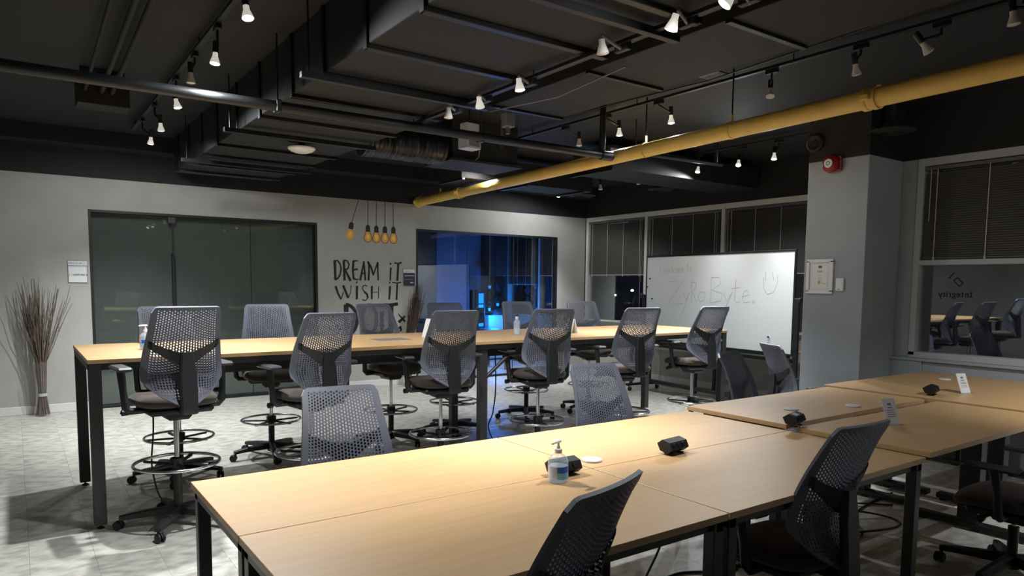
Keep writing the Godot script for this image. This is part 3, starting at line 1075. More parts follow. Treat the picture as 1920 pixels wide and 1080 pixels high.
func lamp_head(h: Array, rx: float, ry: float):
	var at := Vector3(h[1], h[2], h[3])
	var lab: String = h[8]
	if lab == "":
		lab = "lit white spot lamp above the camera on the conduit side track"
	var o := thing("track_lamp", lab, "spot lamp", Vector3(rx, ry, at.z), 0.0, "spot lamps on the ceiling tracks")
	var d := Vector3(h[5], -1.0, h[6]).normalized()
	var face: Vector3 = at - o.position     # centre of the lens, seen from the adapter
	var back := face - d * 0.075
	var st := new_st()
	bb(st, Vector3(-0.017, -0.035, -0.05), Vector3(0.017, 0.0, 0.05), 0.003)
	obj("adapter", st, M.rail, o)
	st = new_st()
	if back.y < -0.04:
		tube(st, [Vector3(0, -0.03, 0), Vector3(0, minf(-0.04, back.y + 0.075), 0), back - d * 0.02], 0.009, 6)
		tube(st, [back - d * 0.075, back], 0.019, 12)
	else:
		tube(st, [Vector3(0.01, -0.03, 0), back - d * 0.02], 0.009, 6)
	obj("arm", st, M.rail if h[0] != 1 else M.grey, o)
	var bs := Basis(Quaternion(Vector3.DOWN, d)) * Basis(Vector3(1, 0, 0), PI)
	st = new_st()
	lathe(st, [Vector2(0.0, 0.0), Vector2(0.016, 0.0), Vector2(0.017, 0.022), Vector2(0.030, 0.062), Vector2(0.032, 0.072), Vector2(0.029, 0.072)], 16, back, bs)
	obj("bulb", st, M.warm_cone if h[4] == 1 else M.off_bulb, o)
	st = new_st()
	lathe(st, [Vector2(0.029, 0.071), Vector2(0.02, 0.076), Vector2(0.0, 0.078)], 16, back, bs)
	obj("lens", st, M.glow if h[4] == 1 else M.off_bulb, o)
	if h[4] == 1:
		var s := SpotLight3D.new()
		s.name = "beam"
		s.light_color = LAMP
		s.light_energy = 7.6 * float(h[7])
		s.light_size = 0.03
		s.spot_range = 14.0
		s.spot_attenuation = 2.0
		s.spot_angle = float(h[9]) if h.size() > 9 else [47.0, 38.0, 40.0, 47.0][int(h[0])]
		s.spot_angle_attenuation = 1.0
		s.shadow_enabled = true
		o.add_child(s)
		s.look_at_from_position(o.position + face + d * 0.03, o.position + face + d * 1.03, Vector3(0, 0, 1))
		s.position = face + d * 0.03
		# stray light round the beam
		var g := SpotLight3D.new()
		g.name = "stray"
		g.light_color = LAMP
		g.light_energy = [0.75, 0.3, 0.4, 1.0][int(h[0])] * float(h[7])
		g.light_size = 0.03
		g.spot_range = 14.0
		g.spot_attenuation = 2.0
		g.spot_angle = 86.0
		g.spot_angle_attenuation = 0.35
		g.shadow_enabled = true
		o.add_child(g)
		g.look_at_from_position(o.position + face + d * 0.03, o.position + face + d * 1.03, Vector3(0, 0, 1))
		g.position = face + d * 0.03


# ------------------------------------------------------------------ tables
func build_tables():
	# bar-height table
	var t := thing("bar_table", "long bar-height table with a light wood top and dark steel legs", "table", Vector3(-8.204, 0, 3.588))
	var L := 6.095
	var W := 1.226
	var H := 1.067
	var st := new_st()
	bb(st, Vector3(0, H - 0.026, 0), Vector3(L, H, W), 0.0015)
	obj("tabletop", st, M.wood, t)
	st = new_st()
	bb(st, Vector3(0.004, H - 0.07, 0.01), Vector3(0.05, H - 0.026, W - 0.01), 0.002)
	bb(st, Vector3(L - 0.05, H - 0.07, 0.01), Vector3(L - 0.004, H - 0.026, W - 0.01), 0.002)
	for z in [0.03, W - 0.07]:
		bb(st, Vector3(0.05, H - 0.07, z), Vector3(L - 0.05, H - 0.026, z + 0.04), 0.002)
	obj("apron", st, M.steel, t)
	var lx := [[0.004, 0.004], [0.004, W - 0.074], [L - 0.074, 0.004], [L - 0.074, W - 0.074], [2.87, W - 0.11], [3.21, 0.06]]
	for p in lx:
		st = new_st()
		bb(st, Vector3(p[0], 0.028, p[1]), Vector3(p[0] + 0.07, H - 0.0265, p[1] + 0.07), 0.003)
		var leg := obj("leg", st, M.steel, t)
		st = new_st()
		lathe(st, [Vector2(0, 0), Vector2(0.022, 0), Vector2(0.022, 0.008), Vector2(0.006, 0.014), Vector2(0.006, 0.03)], 10, Vector3(p[0] + 0.035, 0, p[1] + 0.035))
		obj("levelling_foot", st, M.rubber, leg)
	st = new_st()
	tube(st, [Vector3(2.94, H - 0.32, W - 0.075), Vector3(3.28, H - 0.06, W - 0.075)], 0.018, 8)
	obj("brace", st, M.steel, t)
	# cable tray under the top
	st = new_st()
	bb(st, Vector3(0.4, H - 0.19, 0.52), Vector3(L - 0.4, H - 0.17, 0.72), 0.003)
	bb(st, Vector3(0.4, H - 0.17, 0.52), Vector3(L - 0.4, H - 0.09, 0.525))
	bb(st, Vector3(0.4, H - 0.17, 0.715), Vector3(L - 0.4, H - 0.09, 0.72))
	obj("cable_tray", st, M.plastic, t)

	# four plain desks in a block
	var xs := [[-7.995, -6.486], [-6.478, -4.992]]
	var zs := [[6.722, 7.466], [7.470, 8.206]]
	var labs := [["wooden topped desk at the far side with a mesh chair, nearest the bar stools", "wooden topped desk at the near side carrying the pump bottle"], ["wooden topped desk at the far side carrying a white coaster and power box", "wooden topped desk at the near side between two dark mesh chairs"]]
	labs[1][0] = "wooden topped desk at the far side, beside the raised desks"
	for i in 2:
		for j in 2:
			desk(labs[i][j], xs[i][0], xs[i][1], zs[j][0], zs[j][1], 0.735)
	# four sit-stand desks, slightly higher
	bench("raised wooden desk with two white coasters, end toward the plain desks", -4.965, -3.300, 6.705, 7.435, 0.762, [0.09, 0.12])
	bench("raised wooden desk in front of the gap, carrying a clear sign stand", -4.985, -3.305, 7.520, 8.225, 0.762, [0.06, 0.27], 0.25)
	bench("raised wooden desk reaching the column under the window", -3.285, -1.60, 6.66, 7.415, 0.772)
	bench("raised wooden desk under the window, nearest the camera side", -3.285, -1.60, 7.418, 8.20, 0.772)
	# console table under the far windows
	var c := thing("console_table", "narrow wood topped console table behind the whiteboard", "table", Vector3(-0.62, 0, 1.75))
	st = new_st()
	bb(st, Vector3(0, 0.70, 0), Vector3(0.50, 0.727, 2.9), 0.002)
	obj("tabletop", st, M.wood, c)
	for z in [0.06, 1.35, 2.82]:
		for x in [0.03, 0.45]:
			st = new_st()
			bb(st, Vector3(x, 0, z - 0.02), Vector3(x + 0.04, 0.70, z + 0.02), 0.002)
			obj("leg", st, M.steel, c)
	st = new_st()
	bb(st, Vector3(0.03, 0.66, 0.05), Vector3(0.06, 0.70, 2.85), 0.002)
	obj("apron", st, M.steel, c)


func desk(label: String, x0: float, x1: float, z0: float, z1: float, h: float):
	var t := thing("desk", label, "desk", Vector3(x0, 0, z0), 0.0, "plain wooden desks in the low block")
	var L := x1 - x0
	var W := z1 - z0
	var st := new_st()
	bb(st, Vector3(0, h - 0.026, 0), Vector3(L, h, W), 0.0012)
	obj("desktop", st, M.wood, t)
	st = new_st()
	for x in [0.012, L - 0.052]:
		bb(st, Vector3(x, h - 0.066, 0.012), Vector3(x + 0.04, h - 0.026, W - 0.012), 0.002)
	for z in [0.03, W - 0.06]:
		bb(st, Vector3(0.052, h - 0.066, z), Vector3(L - 0.052, h - 0.026, z + 0.03), 0.002)
	obj("frame", st, M.steel, t)
	for x in [0.012, L - 0.062]:
		for z in [0.012, W - 0.062]:
			st = new_st()
			bb(st, Vector3(x, 0.02, z), Vector3(x + 0.05, h - 0.0265, z + 0.05), 0.003)
			var leg := obj("leg", st, M.steel, t)
			st = new_st()
			lathe(st, [Vector2(0, 0), Vector2(0.018, 0), Vector2(0.018, 0.02), Vector2(0, 0.02)], 10, Vector3(x + 0.025, 0, z + 0.025))
			obj("levelling_foot", st, M.rubber, leg)


func bench(label: String, x0: float, x1: float, z0: float, z1: float, h: float, lx := [0.25, 0.25], back := 0.0):
	var t := thing("raised_desk", label, "desk", Vector3(x0, 0, z0), 0.0, "raised wooden desks by the window")
	var L := x1 - x0
	var W := z1 - z0
	var st := new_st()
	bb(st, Vector3(0, h - 0.027, 0), Vector3(L, h, W), 0.0012)
	obj("desktop", st, M.wood, t)
	st = new_st()
	bb(st, Vector3(0.25, h - 0.067, W * 0.5 - 0.2), Vector3(L - 0.25, h - 0.027, W * 0.5 - 0.14), 0.003)
	bb(st, Vector3(0.25, h - 0.067, W * 0.5 + 0.14), Vector3(L - 0.25, h - 0.027, W * 0.5 + 0.2), 0.003)
	obj("frame", st, M.rail, t)
	for x in [lx[0], L - lx[1]]:
		st = new_st()
		var zc: float = W * 0.5 - (back if x < L * 0.5 else 0.0)
		bb(st, Vector3(x - 0.045, 0.055, zc - 0.06), Vector3(x + 0.045, h - 0.067, zc + 0.06), 0.004)
		bb(st, Vector3(x - 0.03, h - 0.067, W * 0.5 - 0.28), Vector3(x + 0.03, h - 0.0275, W * 0.5 + 0.28), 0.003)
		obj("leg", st, M.rail, t)
		st = new_st()
		bb(st, Vector3(x - 0.035, 0.015, 0.03), Vector3(x + 0.035, 0.055, W - 0.03 - (back * 1.6 if x < L * 0.5 else 0.0)), 0.006)
		bb(st, Vector3(x - 0.02, 0.0, 0.05), Vector3(x + 0.02, 0.015, 0.09))
		bb(st, Vector3(x - 0.02, 0.0, zc + 0.02), Vector3(x + 0.02, 0.015, zc + 0.06))
		obj("foot_beam", st, M.rail, t)


# ------------------------------------------------------------------ chairs
const BT := 1.02     # top of the low chair's back
const BB := 0.40     # lowest point of its shell

func shell_w(y: float) -> float:
	var s := (y - BB) / (BT - BB)
	if s > 0.36:
		return lerpf(0.236, 0.195, smoothstep(0.30, 1.0, s))
	return lerpf(0.205, 0.236, smoothstep(0.05, 0.36, s))


func shell_z(y: float, x: float) -> float:
	var s := (y - BB) / (BT - BB)
	var z := 0.205 + 0.135 * pow(maxf(s - 0.36, 0.0) / 0.64, 1.35) + 0.085 * pow(maxf(0.36 - s, 0.0) / 0.36, 1.6)
	return z - 0.9 * x * x * (1.0 - 0.35 * s)


func shell_p(u: float, v: float) -> Vector3:
	var au := absf(u)
	var top := BT - 0.034 * (1.0 - sqrt(maxf(0.0, 1.0 - pow(maxf(au - 0.84, 0.0) / 0.16, 2.0))))
	var bot := BB + 0.125 * pow(au, 1.15) + 0.05 * pow(maxf(au - 0.6, 0.0) / 0.4, 2.0)
	var y := lerpf(bot, top, v)
	var x := u * shell_w(y)
	return Vector3(x, y, shell_z(y, x) - 0.016 * pow(maxf(au - 0.80, 0.0) / 0.20, 1.6) * sin(PI * clampf(v, 0.0, 1.0) * 0.9 + 0.15))


func shell_n(u: float, v: float) -> Vector3:
	var e := 0.004
	var u0 := clampf(u, -0.8 + e, 0.8 - e) if absf(u) > 0.8 else u
	var du := shell_p(u0 + e, v) - shell_p(u0 - e, v)
	var v0 := clampf(v, e, 1.0 - e)
	var dv := shell_p(u0, v0 + e) - shell_p(u0, v0 - e)
	return du.cross(dv).normalized()     # points backward (+z)


func shell_mesh() -> ArrayMesh:
	var V := PackedVector3Array()
	var N := PackedVector3Array()
	var NC := 27
	var NR := 36
	var q := func(a: Vector3, b: Vector3, c: Vector3, d: Vector3, na: Vector3, nb: Vector3, nc: Vector3, nd: Vector3):
		var out := na + nb + nc
		if (c - a).cross(b - a).dot(out) >= 0.0:
			V.append_array(PackedVector3Array([a, b, c, a, c, d]))
			N.append_array(PackedVector3Array([na, nb, nc, na, nc, nd]))
		else:
			V.append_array(PackedVector3Array([a, c, b, a, d, c]))
			N.append_array(PackedVector3Array([na, nc, nb, na, nd, nc]))
	var thick := func(u: float, v: float) -> float:
		var e := minf((1.0 - absf(u)) * 0.22, minf(v, 1.0 - v) * 0.62)
		return 0.0028 + 0.004 * (1.0 - smoothstep(0.01, 0.03, e))
	for c in NC:
		var u0 := -1.0 + 2.0 * c / NC
		var u1 := -1.0 + 2.0 * (c + 1) / NC
		var uc := (u0 + u1) * 0.5
		for r in range(-1, NR + 1):
			var sh := 0.5 if c % 2 else 0.0
			var v0 := clampf((r + sh) / NR, 0.0, 1.0)
			var v1 := clampf((r + 1 + sh) / NR, 0.0, 1.0)
			if v1 - v0 < 1e-5:
				continue
			var vc := (v0 + v1) * 0.5
			var du := 1.0 - absf(uc)
			var dv := minf(vc, 1.0 - vc)
			var hole: bool = du > 0.125 and dv > 0.04 and (v1 - v0) > 0.9 / NR
			var ring := [Vector2(u0, v0), Vector2(u1, v0), Vector2(u1, vc), Vector2(u1, v1), Vector2(u0, v1), Vector2(u0, vc)]
			var P := []
			var Q := []
			var n6 := []
			for p in ring:
				var b := shell_p(p.x, p.y)
				var nn := shell_n(p.x, p.y)
				var t: float = thick.call(p.x, p.y)
				P.append(b + nn * t)
				Q.append(b - nn * t)
				n6.append(nn)
			if not hole:
				q.call(P[0], P[1], P[2], P[5], n6[0], n6[1], n6[2], n6[5])
				q.call(P[5], P[2], P[3], P[4], n6[5], n6[2], n6[3], n6[4])
				q.call(Q[0], Q[1], Q[2], Q[5], -n6[0], -n6[1], -n6[2], -n6[5])
				q.call(Q[5], Q[2], Q[3], Q[4], -n6[5], -n6[2], -n6[3], -n6[4])
			else:
				var k := smoothstep(0.05, 0.34, du) * smoothstep(0.0, 0.12, dv)
				var hu := (u1 - u0) * 0.5 * lerpf(0.42, 0.57, k)
				var hv := (v1 - v0) * 0.5 * lerpf(0.42, 0.68, k)
				var inner := [Vector2(uc - hu, vc - hv), Vector2(uc + hu, vc - hv), Vector2(uc + hu, vc), Vector2(uc + hu, vc + hv), Vector2(uc - hu, vc + hv), Vector2(uc - hu, vc)]
				var PI_ := []
				var QI := []
				var nc := shell_n(uc, vc)
				var tc: float = thick.call(uc, vc)
				for p in inner:
					var b2 := shell_p(p.x, p.y)
					PI_.append(b2 + nc * tc)
					QI.append(b2 - nc * tc)
				var mid := shell_p(uc, vc)
				for i in 6:
					var j := (i + 1) % 6
					q.call(P[i], P[j], PI_[j], PI_[i], n6[i], n6[j], nc, nc)
					q.call(Q[i], Q[j], QI[j], QI[i], -n6[i], -n6[j], -nc, -nc)
					var w: Vector3 = (mid - (PI_[i] + QI[j]) * 0.5).normalized()
					q.call(PI_[i], PI_[j], QI[j], QI[i], w, w, w, w)
			# rim
			for side in [[c == 0, 4, 0, Vector3(-1, 0, 0)], [c == NC - 1, 1, 3, Vector3(1, 0, 0)], [v0 <= 0.0, 0, 1, Vector3(0, -1, 0)], [v1 >= 1.0, 3, 4, Vector3(0, 1, 0)]]:
				if side[0]:
					var a: int = side[1]
					var b3: int = side[2]
					var o: Vector3 = side[3]
					q.call(P[a], P[b3], Q[b3], Q[a], o, o, o, o)
	var arr := []
	arr.resize(Mesh.ARRAY_MAX)
	arr[Mesh.ARRAY_VERTEX] = V
	arr[Mesh.ARRAY_NORMAL] = N
	var m := ArrayMesh.new()
	m.add_surface_from_arrays(Mesh.PRIMITIVE_TRIANGLES, arr)
	return m


# Y-shaped back frame: two arms to the shell's sides and a spine down to the seat
func spine_shape() -> SurfaceTool:
	var st := new_st()
	var path := []
	for i in 9:
		var y := lerpf(0.745, 0.45, i / 8.0)
		path.append([y, lerpf(0.268, 0.290, i / 8.0)])
	path.append([0.40, 0.294])
	path.append([0.372, 0.285])
	smooth_n += 1
	var rings := []
	for p in path:
		var s := smoothstep(0.745, 0.6, p[0])
		var w: float = lerpf(0.036, 0.049, s)
		var d := 0.016
		rings.append([Vector3(-w, p[0], p[1] - d), Vector3(-w, p[0], p[1] + d * 0.5), Vector3(-w + 0.01, p[0], p[1] + d), Vector3(w - 0.01, p[0], p[1] + d), Vector3(w, p[0], p[1] + d * 0.5), Vector3(w, p[0], p[1] - d)])
	for i in rings.size() - 1:
		for k in 6:
			st.set_smooth_group(2000 + k)
			var k2 := (k + 1) % 6
			var c := Vector3(0, path[i][0], path[i][1])
			quad(st, rings[i][k], rings[i][k2], rings[i + 1][k2], rings[i + 1][k], (rings[i][k] + rings[i][k2]) * 0.5 - c)
	st.set_smooth_group(-1)
	for e in [0, rings.size() - 1]:
		for k in range(1, 5):
			tri(st, rings[e][0], rings[e][k], rings[e][k + 1], Vector3(0, 1 if e == 0 else -1, 0))
	# foot of the spine running in under the seat
	bx(st, Vector3(0, 0.382, 0.175), Vector3(0.085, 0.026, 0.25), 0.008)
	# arms
	for s in [-1.0, 1.0]:
		var prev := []
		smooth_n += 1
		for i in 11:
			var t := i / 10.0
			var y := 0.690 + 0.108 * pow(t, 1.15)
			var h := lerpf(0.108, 0.040, pow(t, 0.55))
			var x := t * (shell_w(y) * 0.93)
			var zc := shell_z(y, x)
			var off := lerpf(0.050, 0.010, smoothstep(0.0, 0.55, t))
			var r := []
			for pr in [[-1.0, 0.004], [-1.0, off], [1.0, off], [1.0, 0.004]]:
				var yy: float = y + pr[0] * h * 0.5
				r.append(Vector3(s * x, yy, shell_z(yy, x) + pr[1] - 0.016 * pow(maxf(t * 0.93 - 0.80, 0.0) / 0.20, 1.6)))
			if prev.size():
				for k in 4:
					var k2 := (k + 1) % 4
					st.set_smooth_group(3000 + k + (10 if s > 0 else 0))
					var out: Vector3 = (r[k] + r[k2]) * 0.5 - Vector3(s * x, y, zc + off * 0.5)
					quad(st, prev[k], prev[k2], r[k2], r[k], out)
			prev = r
		st.set_smooth_group(-1)
		quad(st, prev[0], prev[1], prev[2], prev[3], Vector3(s, 0, 0))
	return st


func seat_shape() -> SurfaceTool:
	var st := new_st()
	smooth_n += 1
	st.set_smooth_group(4000)
	var seg := 28
	var rows := [[0.0, 0.478], [0.5, 0.480], [0.80, 0.476], [0.93, 0.465], [1.0, 0.445], [1.0, 0.425], [0.95, 0.405], [0.80, 0.40], [0.0, 0.40]]
	var pt := func(f: float, y: float, a: float) -> Vector3:
		var c := cos(a)
		var s := sin(a)
		var e := 2.0 / 3.4
		var x := signf(c) * pow(absf(c), e) * 0.252 * f
		var z := signf(s) * pow(absf(s), e) * 0.24 * f
		var drop := 0.035 * pow(maxf(-z - 0.08, 0.0) / 0.16, 2.0) if z < 0 else 0.0
		return Vector3(x * (1.0 - 0.12 * (z + 0.24) / 0.48), y - drop - 0.012 * (1.0 - f * f) * (1.0 if y > 0.44 else 0.0), z - 0.02)
	for i in rows.size() - 1:
		for k in seg:
			var a := TAU * k / seg
			var b := TAU * (k + 1) / seg
			var p1: Vector3 = pt.call(rows[i][0], rows[i][1], a)
			var p2: Vector3 = pt.call(rows[i][0], rows[i][1], b)
			var q1: Vector3 = pt.call(rows[i + 1][0], rows[i + 1][1], a)
			var q2: Vector3 = pt.call(rows[i + 1][0], rows[i + 1][1], b)
			var out := (p1 + q2) * 0.5 - Vector3(0, 0.44, -0.02)
			out.y *= 4.0
			if rows[i][0] > 0.0:
				tri(st, p1, p2, q2, out)
			if rows[i + 1][0] > 0.0:
				tri(st, p1, q2, q1, out)
	st.set_smooth_group(-1)
	return st


func make_chair(called: String, label: String, stool: bool) -> Node3D:
	var dy := 0.325 if stool else 0.0
	var o := thing(called, label, "stool" if stool else "chair", Vector3.ZERO)
	var up := Vector3(0, dy, 0)
	put("backrest", shell_m, M.shell, o, up)
	put("back_frame", spine_m, M.plastic, o, up)
	put("seat", seat_m, M.seat, o, up)
	# seat mechanism
	var st := new_st()
	bx(st, Vector3(0, 0.375, -0.01), Vector3(0.38, 0.045, 0.34), 0.016)
	bx(st, Vector3(0, 0.335, 0.0), Vector3(0.15, 0.06, 0.20), 0.02)
	put("seat_mechanism", committed(st), M.plastic, o, up)
	st = new_st()
	tube(st, [Vector3(-0.05, 0.355, -0.06), Vector3(-0.27, 0.36, -0.07)], 0.008, 8)
	lathe(st, [Vector2(0, 0), Vector2(0.018, 0.004), Vector2(0.02, 0.04), Vector2(0, 0.05)], 10, Vector3(-0.25, 0.36, -0.07), Basis(Vector3(0, 0, 1), PI / 2))
	put("lever", committed(st), M.rubber, o, up)
	for s in [-1.0, 1.0]:
		st = new_st()
		var pts := [Vector3(s * 0.17, 0.375, 0.01), Vector3(s * 0.262, 0.378, 0.01), Vector3(s * 0.283, 0.40, 0.008), Vector3(s * 0.292, 0.50, 0.0), Vector3(s * 0.298, 0.628, -0.02)]
		tube(st, pts, [0.018, 0.022, 0.023, 0.02, 0.024], 8)
		var arm := put("armrest", committed(st), M.plastic, o, up)
		st = new_st()
		bx(st, Vector3(s * 0.296, 0.641, -0.03), Vector3(0.088, 0.026, 0.25), 0.011)
		put("arm_pad", committed(st), M.pad, arm)
	# column
	st = new_st()
	if stool:
		tube(st, [Vector3(0, 0.32, 0), Vector3(0, 0.76, 0)], 0.0155, 14)
	else:
		tube(st, [Vector3(0, 0.22, 0), Vector3(0, 0.42, 0)], 0.0145, 14)
	put("gas_lift", committed(st), M.chrome, o)
	st = new_st()
	if stool:
		lathe(st, [Vector2(0, 0.045), Vector2(0.024, 0.045), Vector2(0.026, 0.12), Vector2(0.0265, 0.36), Vector2(0.0, 0.36)], 16)
	else:
		lathe(st, [Vector2(0, 0.05), Vector2(0.024, 0.05), Vector2(0.026, 0.28), Vector2(0.0, 0.28)], 16)
	put("column", committed(st), M.rubber, o)
	if stool:
		var fr := put("footring", ring_m, M.chrome, o, Vector3(0, 0.33, 0))
		st = new_st()
		lathe(st, [Vector2(0.0265, -0.03), Vector2(0.04, -0.03), Vector2(0.042, 0.03), Vector2(0.0265, 0.035)], 16)
		for k in 5:
			var a := TAU * k / 5.0 + 0.3
			bx(st, Vector3(cos(a), 0, sin(a)) * 0.14 + Vector3(0, -0.012, 0), Vector3(0.205, 0.012, 0.03), 0.004, Basis(Vector3.UP, -a))
		put("ring_spokes", committed(st), M.rubber, fr)
	# five-star base on twin wheel castors
	st = new_st()
	lathe(st, [Vector2(0, 0.05), Vector2(0.036, 0.05), Vector2(0.046, 0.08), Vector2(0.044, 0.115), Vector2(0.028, 0.125), Vector2(0, 0.125)], 16)
	put("hub", committed(st), M.plastic, o)
	for k in 5:
		var leg := put("base_leg", leg_m, M.plastic, o)
		leg.rotation.y = TAU * k / 5.0 + 0.5
		var ca := put("castor", castor_m, M.rubber, leg, Vector3(0.325, 0, 0))
		ca.rotation.y = [0.4, 1.3, -0.6, 0.9, 2.2][k]
	return o


func committed(st: SurfaceTool) -> ArrayMesh:
	st.generate_normals()
	return st.commit()


var shell_m: ArrayMesh
var spine_m: ArrayMesh
var seat_m: ArrayMesh
var ring_m: ArrayMesh
var leg_m: ArrayMesh
var castor_m: ArrayMesh


func build_chairs():
	shell_m = shell_mesh()
	spine_m = committed(spine_shape())
	seat_m = committed(seat_shape())
	var st := new_st()
	var pth := []
	for k in 41:
		var a := TAU * k / 40.0
		pth.append(Vector3(cos(a), 0, sin(a)) * 0.25)
	tube(st, pth, 0.0105, 8, false)
	ring_m = committed(st)
	# one leg of the base, tapering outward
	st = new_st()
	var rings := []
	for i in 6:
		var t := i / 5.0
		var x := lerpf(0.025, 0.335, t)
		var y := lerpf(0.098, 0.078, t * t)
		var w := lerpf(0.027, 0.018, t)
		var h := lerpf(0.028, 0.014, t)
		rings.append([Vector3(x, y - h, -w), Vector3(x, y + h * 0.6, -w), Vector3(x, y + h, -w * 0.5), Vector3(x, y + h, w * 0.5), Vector3(x, y + h * 0.6, w), Vector3(x, y - h, w)])
	for i in 5:
		for k in 6:
			var k2 := (k + 1) % 6
			quad(st, rings[i][k], rings[i][k2], rings[i + 1][k2], rings[i + 1][k], (rings[i][k] + rings[i][k2]) * 0.5 - Vector3(rings[i][0].x, 0.09, 0))
	for k in range(1, 5):
		tri(st, rings[5][0], rings[5][k], rings[5][k + 1], Vector3(1, 0, 0))
	leg_m = committed(st)
	st = new_st()
	for s in [-1.0, 1.0]:
		lathe(st, [Vector2(0, -0.009), Vector2(0.024, -0.009), Vector2(0.0285, -0.005), Vector2(0.0285, 0.005), Vector2(0.024, 0.009), Vector2(0.008, 0.011), Vector2(0, 0.011)], 16, Vector3(0.018, 0.0285, s * 0.015), Basis(Vector3(1, 0, 0), PI / 2))
	tube(st, [Vector3(0, 0.03, 0), Vector3(0, 0.075, 0)], 0.009, 8)
	var hood := PackedVector2Array()
	for k in 9:
		var a := lerpf(0.1, PI - 0.3, k / 8.0)
		hood.append(Vector2(0.018 + cos(a) * 0.031, 0.0285 + sin(a) * 0.031))
	slab(st, hood, Vector3(0, 0, -0.004), Vector3(1, 0, 0), Vector3(0, 1, 0), Vector3(0, 0, 1), 0.008)
	castor_m = committed(st)

	# stools at the bar table: [x, z, turn, label]
	var front := [
		[-7.745, 4.95, 0.10, "mesh-backed drafting stool raised highest, near the bar table end with the stick vase"],
		[-6.83, 4.83, 0.14, "mesh-backed drafting stool behind the grey low chair, second along the bar table's near side"],
		[-5.74, 4.80, -0.12, "mesh-backed drafting stool in front of the white tent card on the bar table"],
		[-4.73, 4.79, -0.22, "mesh-backed drafting stool beside the clear bottle, near side of the bar table"],
		[-3.74, 4.87, -0.22, "mesh-backed drafting stool seen in front of the dark corner window"],
		[-2.66, 4.80, -0.12, "mesh-backed drafting stool in front of the whiteboard, at the bar table's end"]]
	var back := [
		[-7.53, 3.80, PI + 0.12, "mesh-backed drafting stool across the bar table, half hidden behind the raised stool"],
		[-6.72, 3.48, PI - 0.22, "mesh-backed drafting stool across the bar table against the dark glass front"],
		[-5.61, 3.60, PI + 0.14, "mesh-backed drafting stool across the bar table below the wall slogan"],
		[-4.84, 3.50, PI - 0.18, "mesh-backed drafting stool across the bar table before the twig bundle and blue office"],
		[-3.71, 3.24, PI - 0.2, "mesh-backed drafting stool across the bar table behind the clear bottle"],
		[-2.78, 3.28, PI - 0.36, "mesh-backed drafting stool across the bar table at the corner window"]]
	var proto := make_chair("drafting_stool", "", true)
	var n := 0
	for s in front + back:
		var at := Vector3(s[0], 0, s[1])
		var r: Node3D
		if n == 0:
			r = proto
			r.position = at
			r.rotation.y = s[2]
			r.set_meta("label", s[3])
			r.set_meta("group", "drafting stools round the bar table")
		else:
			r = dup(proto, at, s[2], s[3], "drafting stools round the bar table")
		var k := 0
		for c in r.get_children():
			if String(c.name).begins_with("base_leg"):
				c.rotation.y = TAU * k / 5.0 + [0.42, 0.15, 0.9, 0.35, 1.0, 0.2, 0.6, 0.75, 0.1, 0.5, 0.3, 0.8][n] - r.rotation.y
				k += 1
		n += 1
	# the first stool is set a little higher
	for c in proto.get_children():
		if String(c.name) in ["backrest", "back_frame", "seat", "seat_mechanism", "lever", "armrest", "armrest2", "armrest_2"] or String(c.name).begins_with("armrest"):
			c.position.y += 0.055
		if String(c.name) == "footring":
			c.position.y += 0.07
		if String(c.name) == "gas_lift":
			c.position.y += 0.05

	# low task chairs
	var low := [
		[-7.36, 8.105, 0.31, "dark mesh task chair in the foreground, tucked under the desk with the pump bottle"],
		[-5.85, 8.035, -0.03, "dark mesh task chair whose whole back shows, between the plain desks and the raised desks"],
		[-7.25, 6.67, PI - 0.12, "grey mesh task chair facing the camera across the desk with the pump bottle"],
		[-5.42, 6.56, PI - 0.10, "grey mesh task chair facing the camera in front of the bar table's middle"],
		[-3.76, 6.46, PI + 0.22, "blue-grey mesh task chair behind the raised desk with coasters"],
		[-2.55, 5.99, -2.04, "dark mesh task chair turned away between the whiteboard and the column"],
		[-4.22, 8.33, 0.05, "task chair with a brown seat pushed under the raised desk at the picture's edge"]]
	var lp := make_chair("task_chair", "", false)
	for i in low.size():
		var s: Array = low[i]
		var at := Vector3(s[0], 0, s[1])
		var r2: Node3D
		if i == 0:
			r2 = lp
			r2.position = at
			r2.rotation.y = s[2]
			r2.set_meta("label", s[3])
			r2.set_meta("group", "task chairs round the low desks")
		else:
			r2 = dup(lp, at, s[2], s[3], "task chairs round the low desks")


